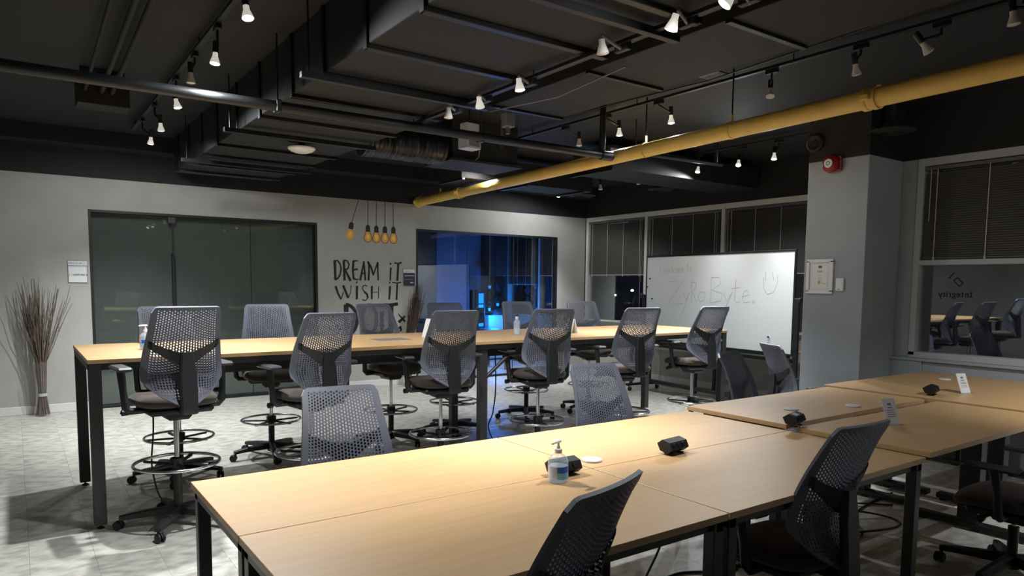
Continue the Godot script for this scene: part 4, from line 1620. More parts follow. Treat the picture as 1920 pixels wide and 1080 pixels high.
# ------------------------------------------------------------------ whiteboard
func build_whiteboard():
	var a := Vector3(-0.92, 0, 2.43)
	var b := Vector3(-1.20, 0, 5.04)
	var u := (b - a).normalized()
	var len := (b - a).length()
	var nrm := u.cross(Vector3.UP).normalized()      # toward the room
	if nrm.x > 0:
		nrm = -nrm
	var bs := Basis(u, Vector3.UP, u.cross(Vector3.UP))
	var o := thing("whiteboard", "large mobile whiteboard with faint handwritten welcome, black frame on castors", "whiteboard", a, 0.0)
	o.transform = Transform3D(bs, a)
	# local: x along the board, z = u x up
	var side := 1.0 if (bs.z.dot(nrm) > 0) else -1.0
	var y0 := 0.765
	var y1 := 1.965
	var st := new_st()
	bb(st, Vector3(0.02, y0, -0.008), Vector3(len - 0.02, y1, 0.008))
	obj("board", st, M.board, o)
	st = new_st()
	bb(st, Vector3(0.0, y0 - 0.02, -0.014), Vector3(0.022, y1 + 0.02, 0.014), 0.003)
	bb(st, Vector3(len - 0.022, y0 - 0.02, -0.014), Vector3(len, y1 + 0.02, 0.014), 0.003)
	bb(st, Vector3(0.022, y1 - 0.004, -0.014), Vector3(len - 0.022, y1 + 0.02, 0.014), 0.003)
	bb(st, Vector3(0.022, y0 - 0.02, -0.014), Vector3(len - 0.022, y0 + 0.006, 0.014), 0.003)
	obj("frame", st, M.frame_black, o)
	for x in [-0.035, len + 0.035]:
		st = new_st()
		bb(st, Vector3(x - 0.03, 0.11, -0.02), Vector3(x + 0.03, 1.42, 0.02), 0.004)
		obj("post", st, M.frame_black, o)
		st = new_st()
		lathe(st, [Vector2(0, 0), Vector2(0.03, 0), Vector2(0.035, 0.03), Vector2(0, 0.04)], 12, Vector3(x + (0.03 if x > 0 else -0.03), 1.40, 0), Basis(Vector3(0, 0, 1), -PI / 2 if x > 0 else PI / 2))
		obj("pivot_knob", st, M.frame_black, o)
		st = new_st()
		bb(st, Vector3(x - 0.025, 0.075, -0.30), Vector3(x + 0.025, 0.11, 0.30), 0.004)
		var foot := obj("foot", st, M.frame_black, o)
		for z in [-0.26, 0.26]:
			var c := put("castor", castor_m, M.rubber, foot, Vector3(x, 0.0, z))
			c.rotation.y = 0.7
	st = new_st()
	bb(st, Vector3(0, 0.13, -0.02), Vector3(len, 0.18, 0.02), 0.003)
	obj("lower_rail", st, M.frame_black, o)
	st = new_st()
	bb(st, Vector3(0.0, 0.665, -0.02 + side * 0.0), Vector3(len, 0.71, 0.02), 0.003)
	bb(st, Vector3(0.0, 0.71, side * 0.0), Vector3(len, 0.716, side * 0.09))
	obj("pen_tray", st, M.frame_black, o)
	# handwriting, thin grey marker strokes
	st = new_st()
	var org := Vector3(0, 0, side * 0.0085)
	var uu := Vector3(1, 0, 0)
	var vv := Vector3(0, 1, 0)
	var nn := Vector3(0, 0, side)
	# board coordinates from fractions: fx 0..1 along, fy 0..1 down
	var S := func(pts: Array, w: float):
		var q := []
		for p in pts:
			q.append(Vector2(p[0] * len, y1 - p[1] * (y1 - y0)))
		stroke(st, q, w, w * 0.8, org, uu, vv, nn, 0.0006)
	var wl := 0.0065
	# Welcome to
	S.call([[0.115, 0.10], [0.117, 0.20]], wl)
	S.call([[0.140, 0.13], [0.152, 0.20], [0.160, 0.14], [0.170, 0.20], [0.178, 0.12]], wl)
	S.call([[0.184, 0.17], [0.198, 0.165], [0.194, 0.135], [0.186, 0.15], [0.187, 0.19], [0.200, 0.195]], wl)
	S.call([[0.208, 0.10], [0.208, 0.195]], wl)
	S.call([[0.230, 0.145], [0.220, 0.14], [0.217, 0.17], [0.222, 0.195], [0.232, 0.185]], wl)
	S.call([[0.242, 0.14], [0.237, 0.165], [0.243, 0.19], [0.250, 0.165], [0.242, 0.14]], wl)
	S.call([[0.257, 0.195], [0.257, 0.145], [0.265, 0.14], [0.266, 0.19], [0.267, 0.145], [0.276, 0.14], [0.277, 0.19]], wl)
	S.call([[0.284, 0.168], [0.296, 0.165], [0.292, 0.135], [0.285, 0.15], [0.285, 0.18], [0.297, 0.19]], wl)
	S.call([[0.327, 0.09], [0.327, 0.18], [0.333, 0.19]], wl)
	S.call([[0.320, 0.125], [0.337, 0.122]], wl)
	S.call([[0.348, 0.13], [0.342, 0.16], [0.349, 0.185], [0.355, 0.155], [0.348, 0.13]], wl)
	# ZyRoByte.
	S.call([[0.19, 0.30], [0.30, 0.28], [0.18, 0.565], [0.30, 0.545]], wl)
	S.call([[0.305, 0.42], [0.320, 0.51], [0.350, 0.40]], wl)
	S.call([[0.345, 0.43], [0.322, 0.54], [0.300, 0.66]], wl)
	S.call([[0.362, 0.29], [0.365, 0.53]], wl)
	S.call([[0.362, 0.30], [0.392, 0.305], [0.395, 0.36], [0.366, 0.41], [0.402, 0.52]], wl)
	S.call([[0.455, 0.41], [0.425, 0.41], [0.412, 0.46], [0.425, 0.52], [0.455, 0.50], [0.462, 0.44], [0.448, 0.41]], wl)
	S.call([[0.500, 0.24], [0.497, 0.53]], wl)
	S.call([[0.500, 0.245], [0.555, 0.25], [0.562, 0.32], [0.503, 0.385], [0.575, 0.42], [0.568, 0.50], [0.497, 0.53]], wl)
	S.call([[0.585, 0.42], [0.605, 0.51], [0.640, 0.40]], wl)
	S.call([[0.635, 0.42], [0.608, 0.54], [0.580, 0.66]], wl)
	S.call([[0.660, 0.27], [0.655, 0.49], [0.670, 0.52], [0.690, 0.505]], wl)
	S.call([[0.632, 0.37], [0.690, 0.355]], wl)
	S.call([[0.705, 0.45], [0.742, 0.43], [0.735, 0.38], [0.712, 0.40], [0.702, 0.46], [0.715, 0.515], [0.750, 0.50]], wl)
	S.call([[0.770, 0.49], [0.765, 0.51], [0.778, 0.512], [0.780, 0.49], [0.770, 0.49]], wl)
	# smile
	S.call([[0.835, 0.20], [0.838, 0.29]], wl)
	S.call([[0.873, 0.20], [0.885, 0.28]], wl)
	S.call([[0.825, 0.25], [0.828, 0.36], [0.850, 0.42], [0.885, 0.40], [0.905, 0.31], [0.902, 0.23]], wl)
	obj("handwriting", st, M.ink, o)
	# magnets
	var mg := [[0.038, 0.26, "small black magnet at the top of three on the whiteboard's edge"], [0.017, 0.36, "small black magnet in the middle of three on the whiteboard's edge"], [0.060, 0.50, "small black magnet lowest of three on the whiteboard's edge"], [0.868, 0.845, "small magnet low on the whiteboard above the turned-away chair"]]
	for m in mg:
		var p: Vector3 = o.transform * Vector3(m[0] * len, y1 - m[1] * (y1 - y0), side * 0.008)
		var k := thing("magnet", m[2], "magnet", p, 0.0, "round magnets on the whiteboard")
		var bs2 := Basis(Quaternion(Vector3.UP, (o.transform.basis * nn).normalized()))
		st = new_st()
		lathe(st, [Vector2(0, 0), Vector2(0.018, 0), Vector2(0.018, 0.004), Vector2(0, 0.004)], 14, Vector3.ZERO, bs2)
		obj("base", st, M.white_gloss, k)
		st = new_st()
		lathe(st, [Vector2(0.011, 0.004), Vector2(0.011, 0.020), Vector2(0.008, 0.023), Vector2(0, 0.023)], 12, Vector3.ZERO, bs2)
		obj("knob", st, M.rubber, k)


# ------------------------------------------------------------------ things on the walls
func arc(c: Vector2, rx: float, ry: float, a0: float, a1: float, n := 10) -> Array:
	var r := []
	for i in n + 1:
		var a := deg_to_rad(lerpf(a0, a1, float(i) / n))
		r.append(c + Vector2(cos(a) * rx, sin(a) * ry))
	return r


func build_wall_things():
	var Z := Vector3(0, 0, 0.0004)
	var U := Vector3(1, 0, 0)
	var V := Vector3(0, 1, 0)
	var N := Vector3(0, 0, 1)
	var sl := thing("wall_slogan", "black hand-lettered vinyl slogan on the grey wall between the glass fronts", "wall lettering", Vector3(0, 0, 0.0))
	# line one: DREAM iT
	var st := new_st()
	var K := func(to: SurfaceTool, pts: Array, w0: float, w1: float):
		var q := []
		for p in pts:
			q.append(p if p is Vector2 else Vector2(p[0], p[1]))
		stroke(to, q, w0, w1, Z, U, V, N)
	var t := 1.875
	var b := 1.59
	K.call(st, [[-4.762, t - 0.01], [-4.755, b]], 0.04, 0.034)
	K.call(st, [[-4.775, t - 0.012], [-4.72, t - 0.005], [-4.685, t - 0.05], [-4.668, 1.76], [-4.685, 1.67], [-4.72, 1.615], [-4.757, b + 0.004]], 0.024, 0.026)
	obj("letter", st, M.vinyl, sl)
	st = new_st()
	K.call(st, [[-4.625, t], [-4.617, b - 0.005]], 0.036, 0.036)
	K.call(st, [[-4.632, t + 0.003], [-4.575, t - 0.005], [-4.545, t - 0.055], [-4.56, t - 0.11], [-4.61, 1.735]], 0.024, 0.026)
	K.call(st, [[-4.605, 1.735], [-4.565, 1.66], [-4.525, b - 0.01]], 0.03, 0.04)
	obj("letter", st, M.vinyl, sl)
	st = new_st()
	K.call(st, [[-4.478, t - 0.005], [-4.488, 1.74], [-4.478, 1.61]], 0.036, 0.03)
	K.call(st, [[-4.488, t - 0.006], [-4.42, t], [-4.40, t - 0.005]], 0.026, 0.012)
	K.call(st, [[-4.486, 1.742], [-4.412, 1.755]], 0.022, 0.028)
	K.call(st, [[-4.482, 1.612], [-4.42, 1.60], [-4.402, 1.615]], 0.026, 0.014)
	obj("letter", st, M.vinyl, sl)
	st = new_st()
	K.call(st, [[-4.375, b - 0.002], [-4.345, 1.73], [-4.315, t - 0.01]], 0.034, 0.022)
	K.call(st, [[-4.318, t - 0.005], [-4.305, 1.74], [-4.296, b]], 0.026, 0.03)
	K.call(st, [[-4.355, 1.69], [-4.30, 1.695]], 0.02, 0.02)
	obj("letter", st, M.vinyl, sl)
	st = new_st()
	K.call(st, [[-4.245, b], [-4.235, 1.73], [-4.237, t - 0.02]], 0.034, 0.024)
	K.call(st, [[-4.255, t - 0.005], [-4.20, 1.78], [-4.165, 1.67]], 0.034, 0.028)
	K.call(st, [[-4.168, 1.665], [-4.13, 1.77], [-4.092, t - 0.01]], 0.018, 0.026)
	K.call(st, [[-4.093, t - 0.01], [-4.095, 1.73], [-4.088, b + 0.005]], 0.026, 0.024)
	obj("letter", st, M.vinyl, sl)
	st = new_st()
	K.call(st, [[-3.882, 1.79], [-3.887, 1.69], [-3.892, b]], 0.03, 0.024)
	K.call(st, [[-3.882, t - 0.015], [-3.892, t - 0.045]], 0.03, 0.024)
	obj("letter", st, M.vinyl, sl)
	st = new_st()
	K.call(st, [[-3.823, t - 0.014], [-3.76, t - 0.024], [-3.70, t - 0.005]], 0.022, 0.028)
	K.call(st, [[-3.758, t - 0.03], [-3.766, 1.72], [-3.774, b]], 0.036, 0.034)
	obj("letter", st, M.vinyl, sl)
	st = new_st()
	# line two: WiSH iT
	st = new_st()
	K.call(st, [[-4.755, 1.505], [-4.72, 1.40], [-4.675, 1.312]], 0.036, 0.026)
	K.call(st, [[-4.675, 1.312], [-4.635, 1.42]], 0.014, 0.016)
	K.call(st, [[-4.64, 1.515], [-4.605, 1.43], [-4.565, 1.335]], 0.036, 0.036)
	K.call(st, [[-4.56, 1.33], [-4.525, 1.42], [-4.518, 1.515]], 0.012, 0.014)
	obj("letter", st, M.vinyl, sl)
	st = new_st()
	K.call(st, [[-4.425, 1.51], [-4.43, 1.41], [-4.432, 1.31]], 0.038, 0.034)
	K.call(st, [[-4.42, 1.578], [-4.436, 1.545]], 0.012, 0.024)
	obj("letter", st, M.vinyl, sl)
	st = new_st()
	K.call(st, [[-4.265, 1.505], [-4.30, 1.52], [-4.332, 1.505], [-4.342, 1.465], [-4.31, 1.42], [-4.268, 1.385], [-4.258, 1.335], [-4.285, 1.30], [-4.325, 1.295], [-4.345, 1.31]], 0.016, 0.018)
	K.call(st, [[-4.31, 1.42], [-4.268, 1.385], [-4.258, 1.335]], 0.03, 0.03)
	obj("letter", st, M.vinyl, sl)
	st = new_st()
	K.call(st, [[-4.19, 1.512], [-4.195, 1.41], [-4.195, 1.31]], 0.034, 0.03)
	K.call(st, [[-4.19, 1.415], [-4.085, 1.42]], 0.010, 0.010)
	K.call(st, [[-4.082, 1.505], [-4.085, 1.41], [-4.09, 1.32]], 0.014, 0.012)
	obj("letter", st, M.vinyl, sl)
	st = new_st()
	K.call(st, [[-3.896, 1.51], [-3.902, 1.41], [-3.912, 1.305]], 0.036, 0.03)
	K.call(st, [[-3.892, 1.572], [-3.908, 1.548]], 0.012, 0.024)
	obj("letter", st, M.vinyl, sl)
	st = new_st()
	K.call(st, [[-3.86, 1.565], [-3.78, 1.556], [-3.712, 1.568]], 0.014, 0.018)
	K.call(st, [[-3.775, 1.555], [-3.782, 1.43], [-3.788, 1.30]], 0.028, 0.03)
	obj("letter", st, M.vinyl, sl)
	st = new_st()
	# line three, bolder: DO iT between small marks
	st = new_st()
	K.call(st, [[-4.598, 1.235], [-4.595, 1.0], [-4.59, 0.79]], 0.075, 0.07)
	K.call(st, arc(Vector2(-4.60, 1.01), 0.17, 0.225, 92, -86, 12), 0.05, 0.055)
	obj("letter", st, M.vinyl, sl)
	st = new_st()
	K.call(st, arc(Vector2(-4.235, 1.01), 0.115, 0.215, 0, 360, 18), 0.06, 0.06)
	obj("letter", st, M.vinyl, sl)
	st = new_st()
	K.call(st, [[-4.03, 1.13], [-4.035, 0.95], [-4.03, 0.79]], 0.065, 0.06)
	K.call(st, [[-4.02, 1.235], [-4.045, 1.19]], 0.055, 0.05)
	obj("letter", st, M.vinyl, sl)
	st = new_st()
	K.call(st, [[-4.0, 1.228], [-3.90, 1.222], [-3.765, 1.238]], 0.05, 0.05)
	K.call(st, [[-3.882, 1.22], [-3.885, 1.0], [-3.89, 0.79]], 0.085, 0.08)
	obj("letter", st, M.vinyl, sl)
	st = new_st()
	st = new_st()
	K.call(st, [[-3.765, 1.09], [-3.70, 1.02], [-3.645, 0.965]], 0.014, 0.035)
	K.call(st, [[-3.645, 1.05], [-3.70, 1.0], [-3.755, 0.955]], 0.03, 0.05)
	obj("mark", st, M.vinyl, sl)
	st = new_st()
	K.call(st, [[-3.75, 0.885], [-3.70, 0.84]], 0.04, 0.02)
	K.call(st, [[-3.718, 0.90], [-3.722, 0.815]], 0.016, 0.03)
	obj("mark", st, M.vinyl, sl)
	st = new_st()
	K.call(st, [[-4.74, 1.12], [-4.705, 1.095]], 0.035, 0.02)
	obj("mark", st, M.vinyl, sl)
	st = new_st()
	K.call(st, [[-4.76, 0.93], [-4.70, 0.875]], 0.03, 0.03)
	K.call(st, [[-4.70, 0.935], [-4.755, 0.88]], 0.03, 0.02)
	obj("mark", st, M.vinyl, sl)
	st = new_st()

	# pendant bulb stickers
	var bl := [
		[-4.515, 2.33, -4.388, 0.30, false, "bulb sticker with a slanting cord, swung away from its neighbours"],
		[-4.248, 2.305, -4.243, 0.0, true, "outlined bulb sticker next to the swung one"],
		[-4.113, 2.30, -4.108, 0.0, true, "outlined bulb sticker second of the four hanging straight"],
		[-3.975, 2.30, -3.972, 0.0, true, "outlined bulb sticker third of the four hanging straight"],
		[-3.836, 2.30, -3.840, 0.0, true, "outlined bulb sticker nearest the blue office front"]]
	for q in bl:
		var o := thing("bulb_sticker", q[5], "wall sticker", Vector3(q[0], q[1], 0.0), 0.0, "hanging bulb stickers above the slogan")
		var tip := Vector2(q[2] - q[0], WH - q[1])
		var tilt: float = 0.16 if not q[4] else 0.0
		var rot := func(p: Vector2) -> Vector2: return p.rotated(-tilt)
		st = new_st()
		stroke(st, [tip, rot.call(Vector2(0, 0.10))], 0.009, 0.009, Z, U, V, N)
		obj("cord", st, M.vinyl, o)
		st = new_st()
		var soc := PackedVector2Array()
		for p in [Vector2(-0.036, 0.0), Vector2(0.036, 0.0), Vector2(0.036, 0.07), Vector2(0.02, 0.10), Vector2(-0.02, 0.10), Vector2(-0.036, 0.07)]:
			soc.append(rot.call(p))
		slab(st, soc, Z, U, V, N, 0.0012)
		obj("socket", st, M.vinyl, o)
		var ol := []
		for p in [Vector2(-0.032, 0.0), Vector2(-0.05, -0.045), Vector2(-0.062, -0.085), Vector2(-0.05, -0.125), Vector2(-0.02, -0.148), Vector2(0.02, -0.148), Vector2(0.05, -0.125), Vector2(0.062, -0.085), Vector2(0.05, -0.045), Vector2(0.032, 0.0)]:
			ol.append(rot.call(p))
		st = new_st()
		slab(st, PackedVector2Array(ol), Z, U, V, N, 0.0008)
		obj("bulb_print", st, M.bulb_yellow, o)
		st = new_st()
		var core := PackedVector2Array()
		for k in 10:
			var a := TAU * k / 10.0
			core.append(rot.call(Vector2(cos(a) * 0.026, -0.07 + sin(a) * 0.04)))
		slab(st, core, Z, U, V, N, 0.0012)
		obj("bulb_core", st, M.bulb_pale, o)
		if q[4]:
			st = new_st()
			stroke(st, ol, 0.008, 0.008, Z, U, V, N, 0.0014)
			obj("outline", st, M.vinyl, o)

	# office name plates
	var s1 := thing("name_plate", "white office name plate beside the first dark glass front, above the stick vase", "sign", Vector3(-7.923, 1.65, 0.0))
	st = new_st()
	bb(st, Vector3(-0.10, -0.13, 0), Vector3(0.10, 0.134, 0.008), 0.002)
	obj("plate", st, M.grey, s1)
	st = new_st()
	bb(st, Vector3(-0.093, -0.122, 0.008), Vector3(0.093, 0.066, 0.010))
	bb(st, Vector3(-0.097, 0.076, 0.008), Vector3(0.097, 0.128, 0.010))
	obj("insert", st, M.paper, s1)
	text("lettering", "Office 42-44", 0.026, M.steel, s1, Vector3(-0.026, 0.103, 0.0108))
	text("lettering", "VENTURE X", 0.029, M.navy, s1, Vector3(0.022, -0.035, 0.0108), Basis(), "Droid Sans", 700)
	for k in 2:
		st = new_st()
		var c: Vector2 = [Vector2(-0.075, -0.035), Vector2(0.068, 0.102)][k]
		for e in [[-1, -1], [1, 1], [-1, 1], [1, -1]]:
			stroke(st, [c + Vector2(e[0] * 0.004, e[1] * 0.004), c + Vector2(e[0] * 0.014, e[1] * 0.013)], 0.006, 0.006, Vector3(0, 0, 0.0101), U, V, N, 0.0008)
		obj("logo", st, M.gold, s1)
	var s2 := thing("name_plate", "dark blue office name plate beside the slogan at the blue office front", "sign", Vector3(-3.577, 1.64, 0.0))
	st = new_st()
	bb(st, Vector3(-0.10, -0.13, 0), Vector3(0.10, 0.134, 0.008), 0.002)
	obj("plate", st, M.grey, s2)
	st = new_st()
	bb(st, Vector3(-0.097, 0.076, 0.008), Vector3(0.097, 0.128, 0.010))
	obj("header", st, M.paper, s2)
	st = new_st()
	bb(st, Vector3(-0.093, -0.122, 0.008), Vector3(0.093, 0.068, 0.010))
	obj("insert", st, M.navy, s2)
	st = new_st()
	bb(st, Vector3(-0.045, 0.022, 0.010), Vector3(0.08, 0.036, 0.0108))
	bb(st, Vector3(-0.07, 0.018, 0.010), Vector3(-0.055, 0.04, 0.0108))
	bb(st, Vector3(0.015, -0.085, 0.010), Vector3(0.075, -0.066, 0.0108))
	bb(st, Vector3(-0.08, -0.03, 0.010), Vector3(0.07, -0.026, 0.0108))
	bb(st, Vector3(-0.085, 0.096, 0.010), Vector3(0.03, 0.106, 0.0108))
	obj("print", st, M.alu, s2)

	# column: fire bell, certificate, thermostat
	var X := -2.14
	var west := Basis(Vector3(0, 0, 1), PI / 2)       # lathe axis toward -x
	var fb := thing("fire_bell", "red fire alarm bell with a round white label at the column's top", "fire bell", Vector3(X, 2.715, 5.99))
	st = new_st()
	bb(st, Vector3(-0.04, -0.07, -0.06), Vector3(0, 0.07, 0.09), 0.008)
	obj("back_box", st, M.red, fb)
	st = new_st()
	lathe(st, [Vector2(0.082, 0.035), Vector2(0.086, 0.05), Vector2(0.080, 0.075), Vector2(0.055, 0.095), Vector2(0, 0.10)], 28, Vector3.ZERO, west)
	obj("gong", st, M.red, fb)
	st = new_st()
	lathe(st, [Vector2(0.042, 0.0985), Vector2(0.040, 0.104), Vector2(0, 0.105)], 20, Vector3.ZERO, west)
	obj("label_disc", st, M.white, fb)
	st = new_st()
	lathe(st, [Vector2(0.020, 0.105), Vector2(0.020, 0.1056), Vector2(0.013, 0.1056), Vector2(0.013, 0.105)], 16, Vector3.ZERO, west)
	obj("label_print", st, M.leaf, fb)
	var cf := thing("certificate", "white framed certificate with a gold seal on the column", "certificate", Vector3(X, 1.655, 5.903))
	st = new_st()
	var fw := 0.122
	var fh := 0.150
	for s in [-1.0, 1.0]:
		bb(st, Vector3(-0.022, -fh, s * fw - 0.016), Vector3(0, fh, s * fw + 0.016), 0.003)
		bb(st, Vector3(-0.022, s * fh - 0.016, -fw - 0.016), Vector3(0, s * fh + 0.016, fw + 0.016), 0.003)
	obj("frame", st, M.white, cf)
	st = new_st()
	bb(st, Vector3(-0.008, -fh + 0.014, -fw + 0.014), Vector3(0, fh - 0.014, fw - 0.014))
	obj("mat_board", st, M.paper, cf)
	st = new_st()
	bb(st, Vector3(-0.010, -0.108, -0.076), Vector3(-0.008, 0.115, 0.078))
	obj("sheet", st, M.white, cf)
	st = new_st()
	bb(st, Vector3(-0.011, 0.083, -0.018), Vector3(-0.010, 0.10, 0.020))
	obj("crest", st, M.steel, cf)
	st = new_st()
	bb(st, Vector3(-0.011, 0.105, -0.016), Vector3(-0.010, 0.107, 0.020))
	bb(st, Vector3(-0.011, 0.076, -0.018), Vector3(-0.010, 0.078, 0.022))
	for y in [0.006, -0.012, -0.027]:
		bb(st, Vector3(-0.011, y, -0.016), Vector3(-0.010, y + 0.003, 0.020))
	bb(st, Vector3(-0.011, -0.078, -0.055), Vector3(-0.010, -0.076, -0.022))
	bb(st, Vector3(-0.011, -0.07, 0.025), Vector3(-0.010, -0.066, 0.060))
	obj("print", st, M.grey, cf)
	st = new_st()
	var el := PackedVector2Array()
	for k in 18:
		el.append(Vector2(cos(TAU * k / 18.0) * 0.030, 0.048 + sin(TAU * k / 18.0) * 0.011))
	slab(st, el, Vector3(-0.010, 0, 0), Vector3(0, 0, 1), V, Vector3(-1, 0, 0), 0.001)
	obj("stamp", st, M.alu, cf)
	st = new_st()
	var sea := PackedVector2Array()
	for k in 24:
		sea.append(Vector2(cos(TAU * k / 24.0), sin(TAU * k / 24.0)) * (0.017 if k % 2 else 0.0185) + Vector2(-0.002, -0.057))
	slab(st, sea, Vector3(-0.010, 0, 0), Vector3(0, 0, 1), V, Vector3(-1, 0, 0), 0.0015)
	obj("seal", st, M.gold, cf)
	var th := thing("thermostat", "small white thermostat beside the framed certificate", "thermostat", Vector3(X, 1.578, 6.113))
	st = new_st()
	bx(st, Vector3(-0.012, 0, 0), Vector3(0.024, 0.122, 0.078), 0.006)
	obj("cover", st, M.white, th)
	st = new_st()
	bb(st, Vector3(-0.0255, -0.05, -0.016), Vector3(-0.024, -0.042, -0.006))
	bb(st, Vector3(-0.0255, -0.05, 0.0), Vector3(-0.024, -0.042, 0.006))
	obj("indicator", st, M.steel, th)

	# lettered mark on the wall across, seen mirrored in the near window
	var iw := thing("wall_slogan", "black Integrity lettering on the wall across from the windows", "wall lettering", Vector3(-11.0, 1.62, 2.9))
	text("lettering", "Integrity", 0.16, M.vinyl, iw, Vector3(0.003, -0.20, 0), Basis(Vector3.UP, PI / 2), "Droid Sans", 700)
	st = new_st()
	for p in [[Vector2(-0.14, 0.0), Vector2(-0.02, 0.12)], [Vector2(-0.02, 0.12), Vector2(0.05, 0.05)], [Vector2(0.05, 0.05), Vector2(-0.07, -0.07)], [Vector2(-0.07, -0.07), Vector2(-0.14, 0.0)], [Vector2(0.05, 0.22), Vector2(0.15, 0.10)], [Vector2(0.0, 0.5), Vector2(0.0, 0.95)]]:
		stroke(st, p, 0.022, 0.022, Vector3(0.0004, 0.05, 0), Vector3(0, 0, -1), V, Vector3(1, 0, 0))
	obj("marks", st, M.vinyl, iw)


# ------------------------------------------------------------------ things on the tables
func pump_bottle(label: String, at: Vector3, turn: float):
	var o := thing("pump_bottle", label, "pump bottle", at, turn, "hand sanitizer pump bottles")
	var st := new_st()
	lathe(st, [Vector2(0, 0.001), Vector2(0.037, 0.001), Vector2(0.042, 0.006), Vector2(0.042, 0.085), Vector2(0.039, 0.098), Vector2(0.028, 0.112), Vector2(0.015, 0.119), Vector2(0.014, 0.126)], 24)
	obj("body", st, M.bottle, o)
	st = new_st()
	lathe(st, [Vector2(0, 0.004), Vector2(0.038, 0.005), Vector2(0.0395, 0.01), Vector2(0.0395, 0.07), Vector2(0, 0.07)], 20)
	obj("gel", st, M.gel, o)
	# label wrapped round the front
	for k in 2:
		st = new_st()
		var y0: float = [0.045, 0.018][k]
		var y1: float = [0.070, 0.045][k]
		st.set_smooth_group(5000)
		for i in 12:
			var a := deg_to_rad(lerpf(30, 150, i / 12.0))
			var b := deg_to_rad(lerpf(30, 150, (i + 1) / 12.0))
			var pa := Vector3(cos(a), 0, sin(a)) * 0.0426
			var pb := Vector3(cos(b), 0, sin(b)) * 0.0426
			quad(st, pa + Vector3(0, y0, 0), pb + Vector3(0, y0, 0), pb + Vector3(0, y1, 0), pa + Vector3(0, y1, 0), pa)
		obj("label_band", st, [M.blue, M.sky_blue][k], o)
	st = new_st()
	lathe(st, [Vector2(0, 0.122), Vector2(0.0165, 0.122), Vector2(0.0165, 0.138), Vector2(0.008, 0.140), Vector2(0.008, 0.150), Vector2(0.005, 0.150), Vector2(0.005, 0.166), Vector2(0, 0.166)], 16)
	bx(st, Vector3(-0.012, 0.170, 0), Vector3(0.05, 0.010, 0.020), 0.004)
	bx(st, Vector3(-0.040, 0.167, 0), Vector3(0.014, 0.008, 0.010), 0.002)
	obj("pump", st, M.white, o)


func power_box(label: String, at: Vector3, turn: float, screen := false):
	var o := thing("power_box", label, "power outlet", at, turn, "black power boxes on the desks")
	var tiltb := Basis(Vector3(1, 0, 0), 0.25)
	var st := new_st()
	var hexa := PackedVector2Array([Vector2(-0.045, 0.0), Vector2(-0.02, -0.028), Vector2(0.024, -0.028), Vector2(0.045, 0.0), Vector2(0.022, 0.028), Vector2(-0.022, 0.028)])
	slab(st, hexa, Vector3(-0.07, 0.041, 0), tiltb * Vector3(0, 0, 1), tiltb * Vector3(0, 1, 0), Vector3(1, 0, 0), 0.14)
	obj("body", st, M.rubber, o)
	for x in [-0.035, 0.035]:
		st = new_st()
		bb(st, Vector3(x - 0.012, 0.0, -0.02), Vector3(x + 0.012, 0.006, 0.03), 0.001)
		bb(st, Vector3(x - 0.006, 0.004, -0.006), Vector3(x + 0.006, 0.03, 0.006))
		obj("clamp", st, M.rail, o)
	st = new_st()
	for k in 3:
		bx(st, Vector3(-0.042 + 0.038 * k, 0.041, 0) + tiltb * Vector3(0, 0.016, 0.0352), Vector3(0.026, 0.022, 0.003), 0.001, tiltb * Basis(Vector3(1, 0, 0), -0.72))
	obj("socket", st, M.black_gloss, o)
	if screen:
		st = new_st()
		bx(st, Vector3(-0.012, 0.041, 0) + tiltb * Vector3(0, 0.0285, 0.0), Vector3(0.06, 0.002, 0.034), 0.0006, tiltb)
		obj("white_plate", st, M.alu, o)


func coaster(label: String, at: Vector3):
	var o := thing("coaster", label, "coaster", at, 0.0, "round white coasters on the desks")
	var st := new_st()
	lathe(st, [Vector2(0, 0), Vector2(0.044, 0), Vector2(0.047, 0.002), Vector2(0.047, 0.008), Vector2(0.045, 0.010), Vector2(0, 0.010)], 28)
	obj("disc", st, M.white_gloss, o)
	st = new_st()
	bb(st, Vector3(-0.02, 0.010, -0.002), Vector3(0.02, 0.0104, 0.002))
	obj("print", st, M.grey, o)


func sign_stand(label: String, at: Vector3, turn: float, lean: float):
	var o := thing("sign_stand", label, "sign stand", at, turn)
	var bs := Basis(Vector3(1, 0, 0), -lean)
	var st := new_st()
	bx(st, bs * Vector3(0, 0.078, 0), Vector3(0.105, 0.155, 0.003), 0.0, bs)
	bb(st, Vector3(-0.0525, 0.0, -0.05), Vector3(0.0525, 0.003, 0.03))
	obj("acrylic", st, M.clear, o)
	st = new_st()
	bx(st, bs * Vector3(0, 0.078, 0.0026), Vector3(0.099, 0.149, 0.0012), 0.0, bs)
	obj("sheet", st, M.white, o)
	st = new_st()
	bx(st, bs * Vector3(0, 0.12, 0.0036), Vector3(0.028, 0.014, 0.0006), 0.0, bs)
	bx(st, bs * Vector3(0, 0.10, 0.0036), Vector3(0.035, 0.006, 0.0006), 0.0, bs)
	for k in 4:
		bx(st, bs * Vector3(0, 0.085 - 0.012 * k, 0.0036), Vector3(0.06, 0.003, 0.0006), 0.0, bs)
	obj("print", st, M.grey, o)


